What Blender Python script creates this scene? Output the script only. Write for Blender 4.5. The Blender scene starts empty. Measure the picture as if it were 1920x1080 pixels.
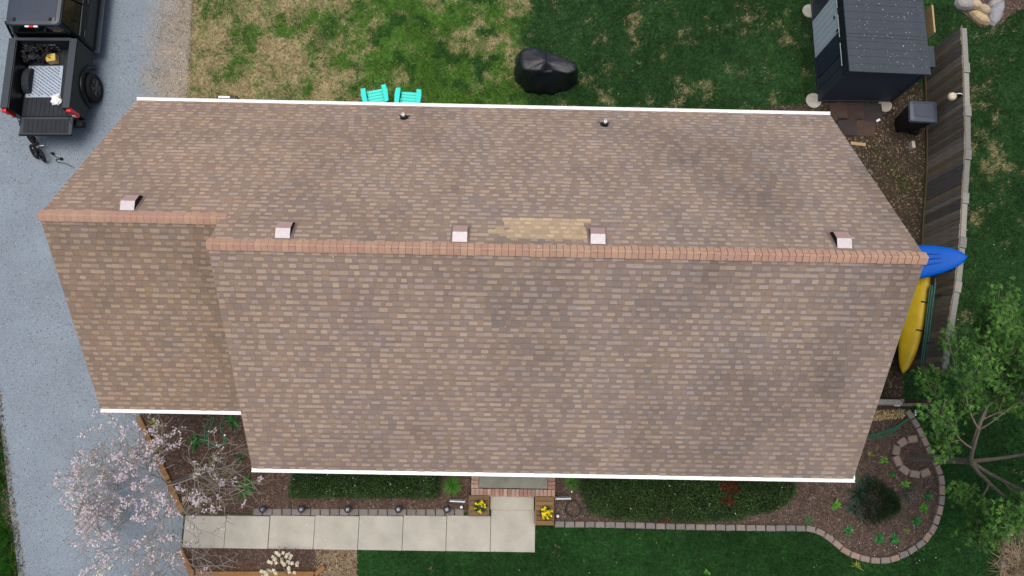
import bpy, math, random
import numpy as np
from mathutils import Vector, Matrix

# ------------------------------------------------------------------ camera, sky, sun, exposure
scene = bpy.context.scene
CAM_H = 20.3
FOCAL = 1331.5                      # focal length of the photograph in its own pixels (1920 wide)
ROT = np.array([[0.9997911689317187, -0.019227268712015536, -0.00692319752885678],
                [0.017745908280246837, 0.9848579055181825, -0.17245285929101786],
                [0.010134163283502353, 0.17229398734783086, 0.984993441936711]])
cam_data = bpy.data.cameras.new('drone_camera')
cam_data.sensor_width = 36.0
cam_data.lens = FOCAL / 1920 * 36.0
cam_data.clip_end = 500
cam = bpy.data.objects.new('drone_camera', cam_data)
scene.collection.objects.link(cam)
m4 = Matrix([list(ROT[0]) + [0], list(ROT[1]) + [0], list(ROT[2]) + [CAM_H], [0, 0, 0, 1]])
cam.matrix_world = m4
scene.camera = cam

SUN_ELEV, SUN_AZ = math.radians(87), math.radians(330)     # veiled sun almost overhead, a little towards the back yard
world = bpy.data.worlds.new('World'); scene.world = world; world.use_nodes = True
wn = world.node_tree.nodes; wl = world.node_tree.links
sky = wn.new('ShaderNodeTexSky'); sky.sky_type = 'NISHITA'; sky.sun_disc = False
sky.sun_elevation = SUN_ELEV; sky.sun_rotation = SUN_AZ
sky.air_density = 1.0; sky.dust_density = 6.0; sky.ozone_density = 1.0
wn['Background'].inputs['Strength'].default_value = 0.13
wl.new(sky.outputs[0], wn['Background'].inputs['Color'])
sun_d = bpy.data.lights.new('sun', 'SUN'); sun_d.energy = 1.4; sun_d.angle = math.radians(40); sun_d.color = (1.0, 0.95, 0.88)
sun = bpy.data.objects.new('sun', sun_d); scene.collection.objects.link(sun)
sd = Vector((math.sin(SUN_AZ) * math.cos(SUN_ELEV), math.cos(SUN_AZ) * math.cos(SUN_ELEV), math.sin(SUN_ELEV)))
sun.rotation_euler = sd.to_track_quat('Z', 'Y').to_euler()
scene.view_settings.view_transform = 'Standard'; scene.view_settings.look = 'None'
scene.view_settings.gamma = 1.0; scene.view_settings.use_curve_mapping = False
scene.view_settings.exposure = 0.25
scene.render.engine = 'CYCLES'

# ------------------------------------------------------------------ helpers
rng = np.random.default_rng(7); random.seed(7)
COL = scene.collection
PI = math.pi

def S(px, py, z=0.0):
    """surveyed point: where the photograph's sight line meets the height z"""
    d = ROT @ np.array([(px - 960) / FOCAL, -(py - 540) / FOCAL, -1.0])
    s = (z - CAM_H) / d[2]
    return np.array([0, 0, CAM_H]) + s * d

def SL(pts, z=0.0):
    return [tuple(S(p[0], p[1], z)[:2]) for p in pts]

def sr(r, g, b, k=0.8):
    f = lambda c: (c / 255 / 12.92) if c / 255 <= 0.04045 else ((c / 255 + 0.055) / 1.055) ** 2.4
    return (f(r) * k, f(g) * k, f(b) * k)

def _hash(ix, iy, seed):
    h = (ix.astype(np.int64) * 374761393 + iy.astype(np.int64) * 668265263 + seed * 974711) & 0x7fffffff
    h = ((h ^ (h >> 13)) * 1274126177) & 0x7fffffff
    return ((h ^ (h >> 16)) & 0xffff) / 65535.0

def vnoise(x, y, seed=0):
    ix = np.floor(x); iy = np.floor(y); fx = x - ix; fy = y - iy
    fx = fx * fx * (3 - 2 * fx); fy = fy * fy * (3 - 2 * fy)
    a = _hash(ix, iy, seed); b = _hash(ix + 1, iy, seed); c = _hash(ix, iy + 1, seed); d = _hash(ix + 1, iy + 1, seed)
    return (a * (1 - fx) + b * fx) * (1 - fy) + (c * (1 - fx) + d * fx) * fy

def fbm(x, y, freq=1.0, octv=4, seed=0):
    x = np.asarray(x, float); y = np.asarray(y, float)
    t = np.zeros_like(x); a = 0.5; s = 0
    for o in range(octv):
        t += a * vnoise(x * freq + 17.3 * o, y * freq - 9.1 * o, seed + o); s += a; a *= 0.5; freq *= 2.03
    return t / s

def sstep(a, b, x):
    t = np.clip((x - a) / (b - a), 0, 1); return t * t * (3 - 2 * t)

def inpoly(x, y, poly):
    r = np.zeros(np.shape(x), bool); n = len(poly)
    for i in range(n):
        x1, y1 = poly[i]; x2, y2 = poly[(i + 1) % n]
        c = ((y1 > y) != (y2 > y)) & (x < (x2 - x1) * (y - y1) / ((y2 - y1) if y2 != y1 else 1e-9) + x1)
        r ^= c
    return r

def scatter_in(poly, density, r=None):
    r = r or rng
    P = np.array(poly); lo = P.min(0); hi = P.max(0)
    n = int((hi - lo).prod() * density)
    q = lo + r.random((n, 2)) * (hi - lo)
    return q[inpoly(q[:, 0], q[:, 1], poly)]

def mesh_np(name, V, F, col=None, smooth=False):
    V = np.ascontiguousarray(V, np.float32); F = np.ascontiguousarray(F, np.int32)
    me = bpy.data.meshes.new(name); M, k = F.shape
    me.vertices.add(len(V)); me.vertices.foreach_set('co', V.ravel())
    me.loops.add(M * k); me.loops.foreach_set('vertex_index', F.ravel())
    me.polygons.add(M); me.polygons.foreach_set('loop_start', np.arange(M, dtype=np.int32) * k)
    if col is not None:
        dom = 'POINT' if len(col) == len(V) and len(col) != M else 'FACE'
        a = me.attributes.new('Col', 'FLOAT_COLOR', dom)
        c = np.ones((len(col), 4), np.float32); c[:, :3] = col
        a.data.foreach_set('color', c.ravel())
    me.update(calc_edges=True); me.validate()
    if smooth: me.shade_smooth()
    else: me.shade_flat()
    return me

def link(name, me, material=None, parent=None, loc=None, rot=None):
    o = bpy.data.objects.new(name, me); COL.objects.link(o)
    if material is not None and me is not None and not me.materials: me.materials.append(material)
    if parent is not None: o.parent = parent
    if loc is not None: o.location = loc
    if rot is not None: o.rotation_euler = rot
    return o

def tag(o, label=None, cat=None, group=None, kind=None):
    if label: o['label'] = label
    if cat: o['category'] = cat
    if group: o['group'] = group
    if kind: o['kind'] = kind
    return o

def thing(name, label, cat, loc=(0, 0, 0), rz=0.0, group=None):
    o = bpy.data.objects.new(name, None); COL.objects.link(o)
    o.location = tuple(loc); o.rotation_euler = (0, 0, rz); o.empty_display_size = 0.1
    return tag(o, label, cat, group)

class MB:
    """collects faces in coordinates local to the thing it belongs to"""
    def __init__(s): s.v = []; s.f = []; s.c = []
    def add(s, vs, fs, col=None):
        b = len(s.v); s.v += [tuple(map(float, p)) for p in vs]; s.f += [tuple(i + b for i in f) for f in fs]; s.c += [col] * len(fs); return s
    def box(s, c, d, rz=0, rx=0, ry=0, col=None, top=1.0):
        hx, hy, hz = d[0] / 2, d[1] / 2, d[2] / 2
        R = Matrix.Rotation(rz, 3, 'Z') @ Matrix.Rotation(ry, 3, 'Y') @ Matrix.Rotation(rx, 3, 'X')
        vs = []
        for z, k in ((-hz, 1), (hz, top)):
            for x, y in ((-hx, -hy), (hx, -hy), (hx, hy), (-hx, hy)):
                vs.append(R @ Vector((x * k, y * k, z)) + Vector(c))
        return s.add(vs, [(3, 2, 1, 0), (4, 5, 6, 7), (0, 1, 5, 4), (1, 2, 6, 5), (2, 3, 7, 6), (3, 0, 4, 7)], col)
    def prism(s, poly, z0, z1, col=None):
        n = len(poly)
        vs = [(x, y, z0) for x, y in poly] + [(x, y, z1) for x, y in poly]
        return s.add(vs, [tuple(range(n - 1, -1, -1)), tuple(range(n, 2 * n))] + [(i, (i + 1) % n, n + (i + 1) % n, n + i) for i in range(n)], col)
    def extrude_x(s, poly_yz, x0, x1, col=None):
        n = len(poly_yz)
        vs = [(x0, y, z) for y, z in poly_yz] + [(x1, y, z) for y, z in poly_yz]
        return s.add(vs, [tuple(range(n - 1, -1, -1)), tuple(range(n, 2 * n))] + [(i, (i + 1) % n, n + (i + 1) % n, n + i) for i in range(n)], col)
    def tube(s, pts, rad, n=8, cap=True, closed=False, col=None):
        pts = [Vector(p) for p in pts]; k = len(pts)
        if not hasattr(rad, '__len__'): rad = [rad] * k
        vs = []; prev = None
        for i, p in enumerate(pts):
            a = pts[(i - 1) % k] if (closed or i > 0) else p
            b = pts[(i + 1) % k] if (closed or i < k - 1) else p
            d = (b - a)
            d = d.normalized() if d.length > 1e-9 else Vector((0, 0, 1))
            if prev is None:
                u = d.orthogonal().normalized()
            else:
                u = prev - d * prev.dot(d); u = u.normalized() if u.length > 1e-6 else d.orthogonal().normalized()
            prev = u; w = d.cross(u)
            for j in range(n):
                t = 2 * PI * j / n
                vs.append(p + (u * math.cos(t) + w * math.sin(t)) * rad[i])
        fs = []
        for i in range(k if closed else k - 1):
            for j in range(n):
                fs.append((i * n + j, i * n + (j + 1) % n, ((i + 1) % k) * n + (j + 1) % n, ((i + 1) % k) * n + j))
        if cap and not closed: fs += [tuple(range(n - 1, -1, -1)), tuple((k - 1) * n + j for j in range(n))]
        return s.add(vs, fs, col)
    def lathe(s, prof, n=20, c=(0, 0, 0), axis='z', col=None):
        vs = []; k = len(prof)
        for r, h in prof:
            for j in range(n):
                t = 2 * PI * j / n; a, b = r * math.cos(t), r * math.sin(t)
                p = (a, b, h) if axis == 'z' else (h, a, b)
                vs.append((p[0] + c[0], p[1] + c[1], p[2] + c[2]))
        fs = [(i * n + j, i * n + (j + 1) % n, (i + 1) * n + (j + 1) % n, (i + 1) * n + j) for i in range(k - 1) for j in range(n)]
        fs += [tuple(range(n - 1, -1, -1)), tuple((k - 1) * n + j for j in range(n))]
        return s.add(vs, fs, col)
    def loft(s, rings, cap=True, closed=False, col=None):
        k = len(rings); n = len(rings[0]); vs = [p for r in rings for p in r]
        fs = [(i * n + j, i * n + (j + 1) % n, (i + 1) * n + (j + 1) % n, (i + 1) * n + j) for i in range(k - 1) for j in range(n)]
        if cap: fs += [tuple(range(n - 1, -1, -1)), tuple((k - 1) * n + j for j in range(n))]
        return s.add(vs, fs, col)
    def mesh(s, name, smooth=False):
        me = bpy.data.meshes.new(name); me.from_pydata(s.v, [], s.f)
        if any(c is not None for c in s.c):
            a = me.attributes.new('Col', 'FLOAT_COLOR', 'FACE')
            a.data.foreach_set('color', np.array([list(c or (1, 1, 1)) + [1] for c in s.c], np.float32).ravel())
        if smooth: me.polygons.foreach_set('use_smooth', np.ones(len(me.polygons), bool))
        me.update(); return me
    def build(s, name, material, parent=None, smooth=False, bevel=0, seg=2, loc=None, rot=None, shift=None):
        if shift is not None: s.v = [(x - shift[0], y - shift[1], z - shift[2]) for x, y, z in s.v]
        o = link(name, s.mesh(name, smooth), material, parent, loc, rot)
        if bevel:
            b = o.modifiers.new('soft_edges', 'BEVEL'); b.width = bevel; b.segments = seg; b.limit_method = 'ANGLE'; b.angle_limit = math.radians(35)
        return o

# ------------------------------------------------------------------ materials
MATS = {}
def mat(name, col=(0.5, 0.5, 0.5), rough=0.8, var=0.12, scale=3.0, fine=0.1, fscale=60.0, bump=0.0, bscale=80.0, metal=0.0,
        attr=False, ramp=None, spec=0.3, trans=0.0, coat=0.0, alpha=1.0, streak=None, sat=1.0):
    if name in MATS: return MATS[name]
    m = bpy.data.materials.new(name); m.use_nodes = True; MATS[name] = m
    nt = m.node_tree; N = nt.nodes; L = nt.links; p = N['Principled BSDF']
    tc = N.new('ShaderNodeTexCoord'); vec = tc.outputs['Object']
    if streak:
        mp = N.new('ShaderNodeMapping'); mp.inputs['Scale'].default_value = streak; L.new(vec, mp.inputs['Vector']); vecs = mp.outputs['Vector']
    else: vecs = vec
    def noise(sc, det, v):
        n = N.new('ShaderNodeTexNoise'); n.inputs['Scale'].default_value = sc; n.inputs['Detail'].default_value = det; n.inputs['Roughness'].default_value = 0.6
        L.new(v, n.inputs['Vector']); return n.outputs['Fac']
    if attr:
        a = N.new('ShaderNodeAttribute'); a.attribute_name = 'Col'; base = a.outputs['Color']
    elif ramp:
        oi = N.new('ShaderNodeObjectInfo'); cr = N.new('ShaderNodeValToRGB'); cr.color_ramp.interpolation = 'CONSTANT'
        e = cr.color_ramp.elements
        while len(e) < len(ramp): e.new(0.5)
        for i, c in enumerate(ramp): e[i].position = i / len(ramp); e[i].color = (*c, 1)
        L.new(oi.outputs['Random'], cr.inputs['Fac']); base = cr.outputs['Color']
    else:
        c = N.new('ShaderNodeRGB'); c.outputs[0].default_value = (*col, 1); base = c.outputs[0]
    n1 = noise(scale, 5, vecs); n2 = noise(fscale, 3, vecs)
    def mr(src, lo, hi):
        r = N.new('ShaderNodeMapRange'); r.inputs[1].default_value = 0.25; r.inputs[2].default_value = 0.75
        r.inputs[3].default_value = lo; r.inputs[4].default_value = hi; r.clamp = False
        L.new(src, r.inputs[0]); return r.outputs[0]
    mul = N.new('ShaderNodeMath'); mul.operation = 'MULTIPLY'; L.new(mr(n1, 1 - var, 1 + var), mul.inputs[0]); L.new(mr(n2, 1 - fine, 1 + fine), mul.inputs[1])
    hs = N.new('ShaderNodeHueSaturation'); hs.inputs['Saturation'].default_value = sat; L.new(base, hs.inputs['Color']); L.new(mul.outputs[0], hs.inputs['Value'])
    L.new(hs.outputs[0], p.inputs['Base Color'])
    p.inputs['Roughness'].default_value = rough; p.inputs['Metallic'].default_value = metal
    p.inputs['Specular IOR Level'].default_value = spec; p.inputs['Coat Weight'].default_value = coat; p.inputs['Coat Roughness'].default_value = 0.08
    p.inputs['Transmission Weight'].default_value = trans; p.inputs['Alpha'].default_value = alpha
    if bump:
        b = N.new('ShaderNodeBump'); b.inputs['Strength'].default_value = bump; b.inputs['Distance'].default_value = 0.02
        L.new(noise(bscale, 4, vec), b.inputs['Height']); L.new(b.outputs[0], p.inputs['Normal'])
    return m

def leafmat(name, trans=0.25, rough=0.6):
    if name in MATS: return MATS[name]
    m = mat(name, attr=True, rough=rough, var=0.12, scale=2.0, fine=0.08, fscale=30, spec=0.25)
    nt = m.node_tree; p = nt.nodes['Principled BSDF']; out = nt.nodes['Material Output']
    t = nt.nodes.new('ShaderNodeBsdfTranslucent'); mx = nt.nodes.new('ShaderNodeMixShader'); mx.inputs[0].default_value = trans
    nt.links.new(p.inputs['Base Color'].links[0].from_socket, t.inputs['Color'])
    nt.links.new(p.outputs[0], mx.inputs[1]); nt.links.new(t.outputs[0], mx.inputs[2]); nt.links.new(mx.outputs[0], out.inputs['Surface'])
    return m

M_shingle = mat('asphalt_shingle', attr=True, rough=0.95, var=0.07, scale=1.2, fine=0.16, fscale=130, bump=0.25, bscale=220, spec=0.15)
M_cap = mat('ridge_cap_shingle', rough=0.95, ramp=[sr(188, 153, 131), sr(192, 158, 135), sr(183, 147, 127), sr(188, 155, 131), sr(186, 149, 130), sr(184, 150, 130)], var=0.08, scale=6, fine=0.14, fscale=120, bump=0.25, bscale=200, spec=0.15)
M_white = mat('white_aluminium', (0.8, 0.8, 0.79), rough=0.35, var=0.03, fine=0.02, spec=0.5)
M_siding = mat('cream_siding', sr(205, 196, 178), rough=0.7, var=0.06)
M_brick = mat('porch_brick', ramp=[sr(180, 146, 128), sr(164, 126, 110), sr(190, 160, 140), sr(156, 124, 112), sr(174, 150, 134)], rough=0.9, var=0.18, scale=9, fine=0.16, fscale=70, bump=0.4, bscale=70)
M_conc = mat('concrete', sr(180, 177, 165), rough=0.9, var=0.16, scale=1.6, fine=0.1, fscale=50, bump=0.25, bscale=90)
M_conc_d = mat('porch_concrete', sr(140, 140, 128), rough=0.9, var=0.2, scale=3, fine=0.12, fscale=50, bump=0.25, bscale=90)
M_stone = mat('edging_stone', ramp=[sr(150, 133, 121), sr(142, 127, 117), sr(150, 130, 116), sr(138, 125, 117), sr(146, 132, 120), sr(154, 135, 123)], rough=0.95, var=0.2, scale=7, fine=0.18, fscale=60, bump=0.6, bscale=45)
M_stone_g = mat('grey_edging_stone', ramp=[sr(130, 124, 119), sr(122, 117, 114), sr(136, 128, 121), sr(126, 121, 117)], rough=0.95, var=0.2, scale=7, fine=0.18, fscale=60, bump=0.6, bscale=45)
M_timber = mat('landscape_timber', sr(144, 106, 66), rough=0.85, var=0.22, scale=3, fine=0.15, fscale=30, bump=0.3, bscale=40)
M_deck = mat('planter_wood', ramp=[sr(128, 100, 68), sr(112, 84, 56), sr(140, 112, 78), sr(120, 96, 70)], rough=0.8, var=0.2, scale=4, fine=0.15, fscale=40, streak=(1, 8, 8), bump=0.2)
M_fence = mat('weathered_wood', ramp=[sr(128, 120, 106), sr(110, 102, 90), sr(142, 134, 122), sr(122, 110, 90), sr(100, 96, 92), sr(134, 120, 98), sr(116, 112, 112)], rough=0.95, var=0.3, scale=5, fine=0.2, fscale=30, streak=(6, 6, 1), bump=0.4, bscale=60)
M_fence_cap = mat('grey_fence_cap', ramp=[sr(140, 140, 134), sr(126, 126, 120), sr(150, 148, 140)], rough=0.95, var=0.2, scale=4, fine=0.15, fscale=30, streak=(8, 1, 8), bump=0.3)
M_fence_mossy = mat('mossy_board', sr(86, 80, 56), rough=0.95, var=0.25, scale=4)
M_black_plastic = mat('black_plastic', sr(42, 46, 54), rough=0.45, var=0.12, scale=5, fine=0.05, spec=0.4)
M_bin_lid = mat('bin_lid_plastic', sr(58, 68, 82), rough=0.4, var=0.1, scale=6, fine=0.05, spec=0.45)
M_paint = mat('black_car_paint', (0.004, 0.0045, 0.006), rough=0.3, var=0.05, coat=0.12, spec=0.22)
M_trim = mat('truck_trim', sr(50, 58, 66), rough=0.5, var=0.08, spec=0.4)
M_bedliner = mat('bed_liner', sr(40, 45, 51), rough=0.75, var=0.2, scale=4, fine=0.2, fscale=60, bump=0.3)
M_roofpaint = mat('truck_roof_paint', sr(46, 56, 68), rough=0.3, var=0.05, coat=0.6, spec=0.5)
M_glass = mat('dark_glass', (0.004, 0.005, 0.006), rough=0.05, var=0.0, fine=0.0, spec=0.6)
M_tyre = mat('tyre_rubber', sr(38, 38, 40), rough=0.9, var=0.15, spec=0.2)
M_rim = mat('black_rim', sr(24, 25, 28), rough=0.35, spec=0.5)
M_spoke = mat('spoke_metal', sr(58, 60, 66), rough=0.3, spec=0.5)
M_red = mat('red_lens', (0.6, 0.015, 0.012), rough=0.2, spec=0.6)
M_clear = mat('clear_lens', (0.75, 0.76, 0.78), rough=0.2, spec=0.6)
M_steel = mat('bright_metal', (0.62, 0.65, 0.7), rough=0.38, metal=0.6, var=0.12, scale=5)
M_shed = mat('shed_resin', sr(58, 67, 78), rough=0.6, var=0.1, scale=3, fine=0.06, spec=0.35)
M_shed_roof = mat('shed_roof_resin', sr(58, 67, 75), rough=0.55, var=0.14, scale=2.5, fine=0.08, spec=0.35)
M_shed_door = mat('shed_door_resin', sr(212, 226, 232), rough=0.5, var=0.06, scale=2)
M_teal = mat('turquoise_plastic', sr(20, 222, 208, 0.85), rough=0.45, var=0.04, fine=0.03, spec=0.4)
M_tarp = mat('black_tarp', sr(28, 31, 38), rough=0.45, var=0.15, scale=4, fine=0.1, fscale=40, bump=0.9, bscale=7, spec=0.4)
M_blue = mat('blue_kayak_plastic', sr(0, 92, 196), rough=0.55, var=0.1, scale=4, spec=0.18)
M_yellow = mat('yellow_kayak_plastic', sr(198, 170, 26), rough=0.5, var=0.16, scale=3, fine=0.1, spec=0.4)
M_green_pole = mat('dark_green_metal', sr(34, 88, 80), rough=0.5, var=0.15)
M_ghose = mat('green_hose', sr(46, 122, 90), rough=0.5)
M_bhose = mat('black_hose', sr(48, 46, 46), rough=0.6)
M_bark = mat('grey_bark', sr(128, 118, 107), rough=0.95, var=0.3, scale=9, fine=0.2, fscale=50, streak=(2, 2, 0.5), bump=0.7, bscale=30)
M_bark2 = mat('cherry_bark', sr(158, 150, 144), rough=0.9, var=0.3, scale=9, fine=0.15, fscale=50)
M_rock = mat('field_rock', ramp=[sr(190, 168, 132), sr(160, 158, 154), sr(176, 160, 134), sr(150, 152, 156), sr(196, 176, 146)], rough=0.95, var=0.3, scale=4, fine=0.2, fscale=30, bump=0.8, bscale=14)
M_vent = mat('vent_metal', sr(196, 166, 164), rough=0.35, var=0.14, scale=9, metal=0.25, spec=0.5)
M_vent_skylit = mat('vent_metal_skylit', sr(206, 198, 200), rough=0.4, var=0.14, scale=12, spec=0.5)  # level hood face: sky brightness put into a paler metal colour
M_dark = mat('dark_void', sr(32, 30, 32), rough=0.8)
M_pvc = mat('white_pvc', (0.72, 0.72, 0.7), rough=0.4)
M_cream = mat('cream_lamp', sr(236, 226, 192), rough=0.35, var=0.06, spec=0.5)
M_panel = mat('solar_panel', sr(46, 58, 82), rough=0.2, spec=0.6)
M_paver = mat('dark_paver', ramp=[sr(70, 58, 52), sr(62, 56, 56), sr(78, 64, 56)], rough=0.95, var=0.2, scale=6, bump=0.4)
M_leaf = leafmat('foliage')
M_dry = mat('dry_matter', attr=True, rough=0.9, var=0.1, spec=0.15)
M_petal = leafmat('petals', trans=0.3)

# ------------------------------------------------------------------ plan of the place (metres; x along the house, y to the back yard)
X0, X1, X2 = -9.82, -6.03, 8.445            # garage end, main roof's left rake, right rake
YB, YF, YG = 7.98, -1.527, -0.18            # back eave, main front eave, garage front eave (gutter faces)
ZE, PITCH = 2.7, 0.788
ALPHA = math.atan(PITCH); CA, SA = math.cos(ALPHA), math.sin(ALPHA)
GUT = 0.11
yb, yf, yg = YB - GUT, YF + GUT, YG + GUT
YRM, YRG = (yb + yf) / 2, (yb + yg) / 2
ZRM, ZRG = ZE + PITCH * (yb - YRM), ZE + PITCH * (yb - YRG)

def leftline(y): return -14.07 - 0.263 * (y + 0.5)
timber_a = S(258, 780); timber_b = S(342, 968); timber_c = S(331, 1026); timber_d = S(362, 1078)
DRIVE = [(leftline(-14), -14), (timber_d[0] + 1.8, -14), (timber_d[0], timber_d[1]), (-8.72, -3.8), (-8.72, -2.85), (timber_b[0], timber_b[1]), (timber_a[0], timber_a[1]), (-9.55, 0.3), (-9.5, 8.3),
         (-9.82, 9.27), (-9.9, 11.0), (-9.96, 12.45), (-9.7, 16), (-9.5, 40), (leftline(40), 40)]
EDGE_R = [(1040, 983), (1150, 984), (1300, 988), (1440, 990), (1512, 991), (1540, 999), (1565, 1017), (1590, 1036), (1620, 1047), (1650, 1051), (1680, 1046),
          (1710, 1031), (1735, 1011), (1752, 985), (1762, 955), (1766, 925), (1764, 895), (1753, 866), (1739, 838), (1724, 806), (1703, 772)]
EDGE_R_W = SL(EDGE_R, 0.1)
BED_R = [(1.35, 0.5)] + EDGE_R_W + [(10.95, 0.45), (9, 0.5)]
BED_L = [(-10.2, -0.3), (-9.6, 0.5), (-0.8, 0.5), (-0.85, -2.72), (-8.72, -2.88), (timber_b[0] + .03, timber_b[1])]
BED_B = [(-8.7, -3.72), (-3.97, -3.72), (-3.9, -6.5), (timber_d[0] + .5, -6.5), (timber_d[0] + .03, timber_d[1])]
SIDE = [(7.9, 9.35), (9.4, 9.42), (9.3, 12.2), (9.45, 13.5), (9.6, 13.5), (9.6, 10.2), (11.7, 10.0), (12.62, 10.2), (12.66, 9.0), (12.5, 7.0), (12.1, 4.6), (11.36, 1.2), (11.3, 0.42), (7.9, 0.4)]
ROCKBED = SL([(1760, -60), (1800, 20), (1822, 40), (1838, 52), (1870, 45), (1905, 22), (1960, 0), (1980, -60)])
DRYBED = SL([(1880, 1010), (1895, 985), (1960, 970), (1990, 1120), (1880, 1120), (1872, 1060)])
HOUSE = [(X0 + .3, yb - .4), (X0 + .3, yg + .3), (X1 + .3, yg + .3), (X1 + .3, yf + .3), (X2 - .3, yf + .3), (X2 - .3, yb - .4)]
WALK = [(-8.72, -3.78), (-8.72, -2.86), (-0.3, -2.8), (-0.3, -2.2), (0.9, -2.2), (0.9, -3.78)]

def lawn_colour(x, y, split=False):
    """turf colour: lush green with thatch and bare patches, patchier on the drive side of the back yard"""
    left = sstep(0.65, 0.0, x + 0.9 * (fbm(x, y, 0.9, 3, 5) - 0.5)) * sstep(7.5, 9, y)
    big = fbm(x, y, 0.5, 3, 11); mid = fbm(x, y, 2.1, 4, 12); fin = fbm(x, y, 9, 3, 13)
    right_back = sstep(0, 2, x) * sstep(6.5, 8.5, y)
    lush = np.exp(-(((x + 3.6) / 1.7) ** 2 + ((y - 11.3) / 1.5) ** 2)) + 0.8 * np.exp(-(((x + 1.0) / 1.3) ** 2 + ((y - 9.5) / .7) ** 2))
    w = left * (0.46 + 0.22 * sstep(-3.5, -8.5, x) - 0.42 * lush) + 0.06 * right_back + 0.22 * right_back * sstep(11.2, 9.3, y) * sstep(2, 5, x) * sstep(9.4, 7.5, x) + 0.0 * sstep(12.3, 13, x) - 0.22 * sstep(1, -1.5, y) + 0.04
    v = 0.26 * big + 0.46 * mid + 0.28 * fin
    dead = sstep(-0.10, 0.26, (w - 0.52) * 0.62 + (0.5 - v) * 1.55 + 0.06)
    clump = sstep(0.57, 0.66, fbm(x + .3 * mid, y + .3 * fin, 2.4, 4, 21)) * left * (.35 + .65 * sstep(-8, -3, x))
    dead = dead * (1 - clump)
    g_left = np.array(sr(92, 134, 56)); g_dark = np.array(sr(46, 92, 48)); g_right = np.array(sr(54, 90, 48)); g_front = np.array(sr(46, 86, 42))
    straw = np.array(sr(186, 173, 132)); earth = np.array(sr(160, 143, 112))
    L = left[:, None]
    front = sstep(1.0, -1.5, y)[:, None]
    g = g_left * L + (g_right * (1 - front) + g_front * front) * (1 - L)
    g = g * (0.66 + 0.68 * fbm(x, y, 0.9, 4, 31))[:, None] * (0.72 + 0.56 * fbm(x, y, 4.5, 3, 32))[:, None]
    g = g * (1 - clump[:, None] * 0.7) + g_dark * 0.85 * clump[:, None] * 0.7
    d = straw * (0.35 + 0.65 * fin)[:, None] * 1.1 + earth * (0.65 - 0.65 * fin)[:, None]
    if split: return g, d, dead
    return g * (1 - dead[:, None]) + d * dead[:, None], dead

def blade_colour(x, y):
    g, d, dead = lawn_colour(x, y, True)
    pick = (rng.random(len(x)) < dead * .92)[:, None]
    return np.where(pick, d, g) * 1.25

# ------------------------------------------------------------------ ground
def build_ground():
    xs = np.concatenate([[-220, -90, -40, -24], np.arange(-18, 19.01, 0.14), [24, 40, 90, 220]])
    ys = np.concatenate([[-220, -90, -40, -16], np.arange(-7, 15.01, 0.14), [18, 24, 40, 90, 220]])
    gx, gy = np.meshgrid(xs, ys); x, y = gx.ravel(), gy.ravel()
    col, dead = lawn_colour(x, y)
    inside = (np.abs(x) < 19) & (y > -8) & (y < 16)
    z = np.where(inside, 0.02 * (fbm(x, y, 0.8, 3, 3) - 0.5) - 0.012, -0.012)
    n, m = len(xs), len(ys)
    i = np.arange((n - 1) * (m - 1)); r = i // (n - 1); c = i % (n - 1); a = r * n + c
    F = np.stack([a, a + 1, a + n + 1, a + n], 1)
    me = mesh_np('lawn', np.stack([x, y, z], 1), F, col * 0.8)
    o = link('lawn', me, mat('turf_soil', attr=True, rough=1.0, var=0.15, scale=4, fine=0.35, fscale=45, bump=0.6, bscale=60, spec=0.05))
    tag(o, kind='structure')
build_ground()

def flat(name, poly, z, material, kind='structure', sub=None, parent=None):
    mb = MB(); n = len(poly); mb.add([(x, y, z) for x, y in poly] + [(x, y, z - 0.12) for x, y in poly], [tuple(range(n))] + [(i, n + i, n + (i + 1) % n, (i + 1) % n) for i in range(n)])
    o = mb.build(name, material, parent)
    return tag(o, kind=kind) if kind else o

def ccw(p):
    a = sum(p[i][0] * p[(i + 1) % len(p)][1] - p[(i + 1) % len(p)][0] * p[i][1] for i in range(len(p)))
    return p if a > 0 else p[::-1]

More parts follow.
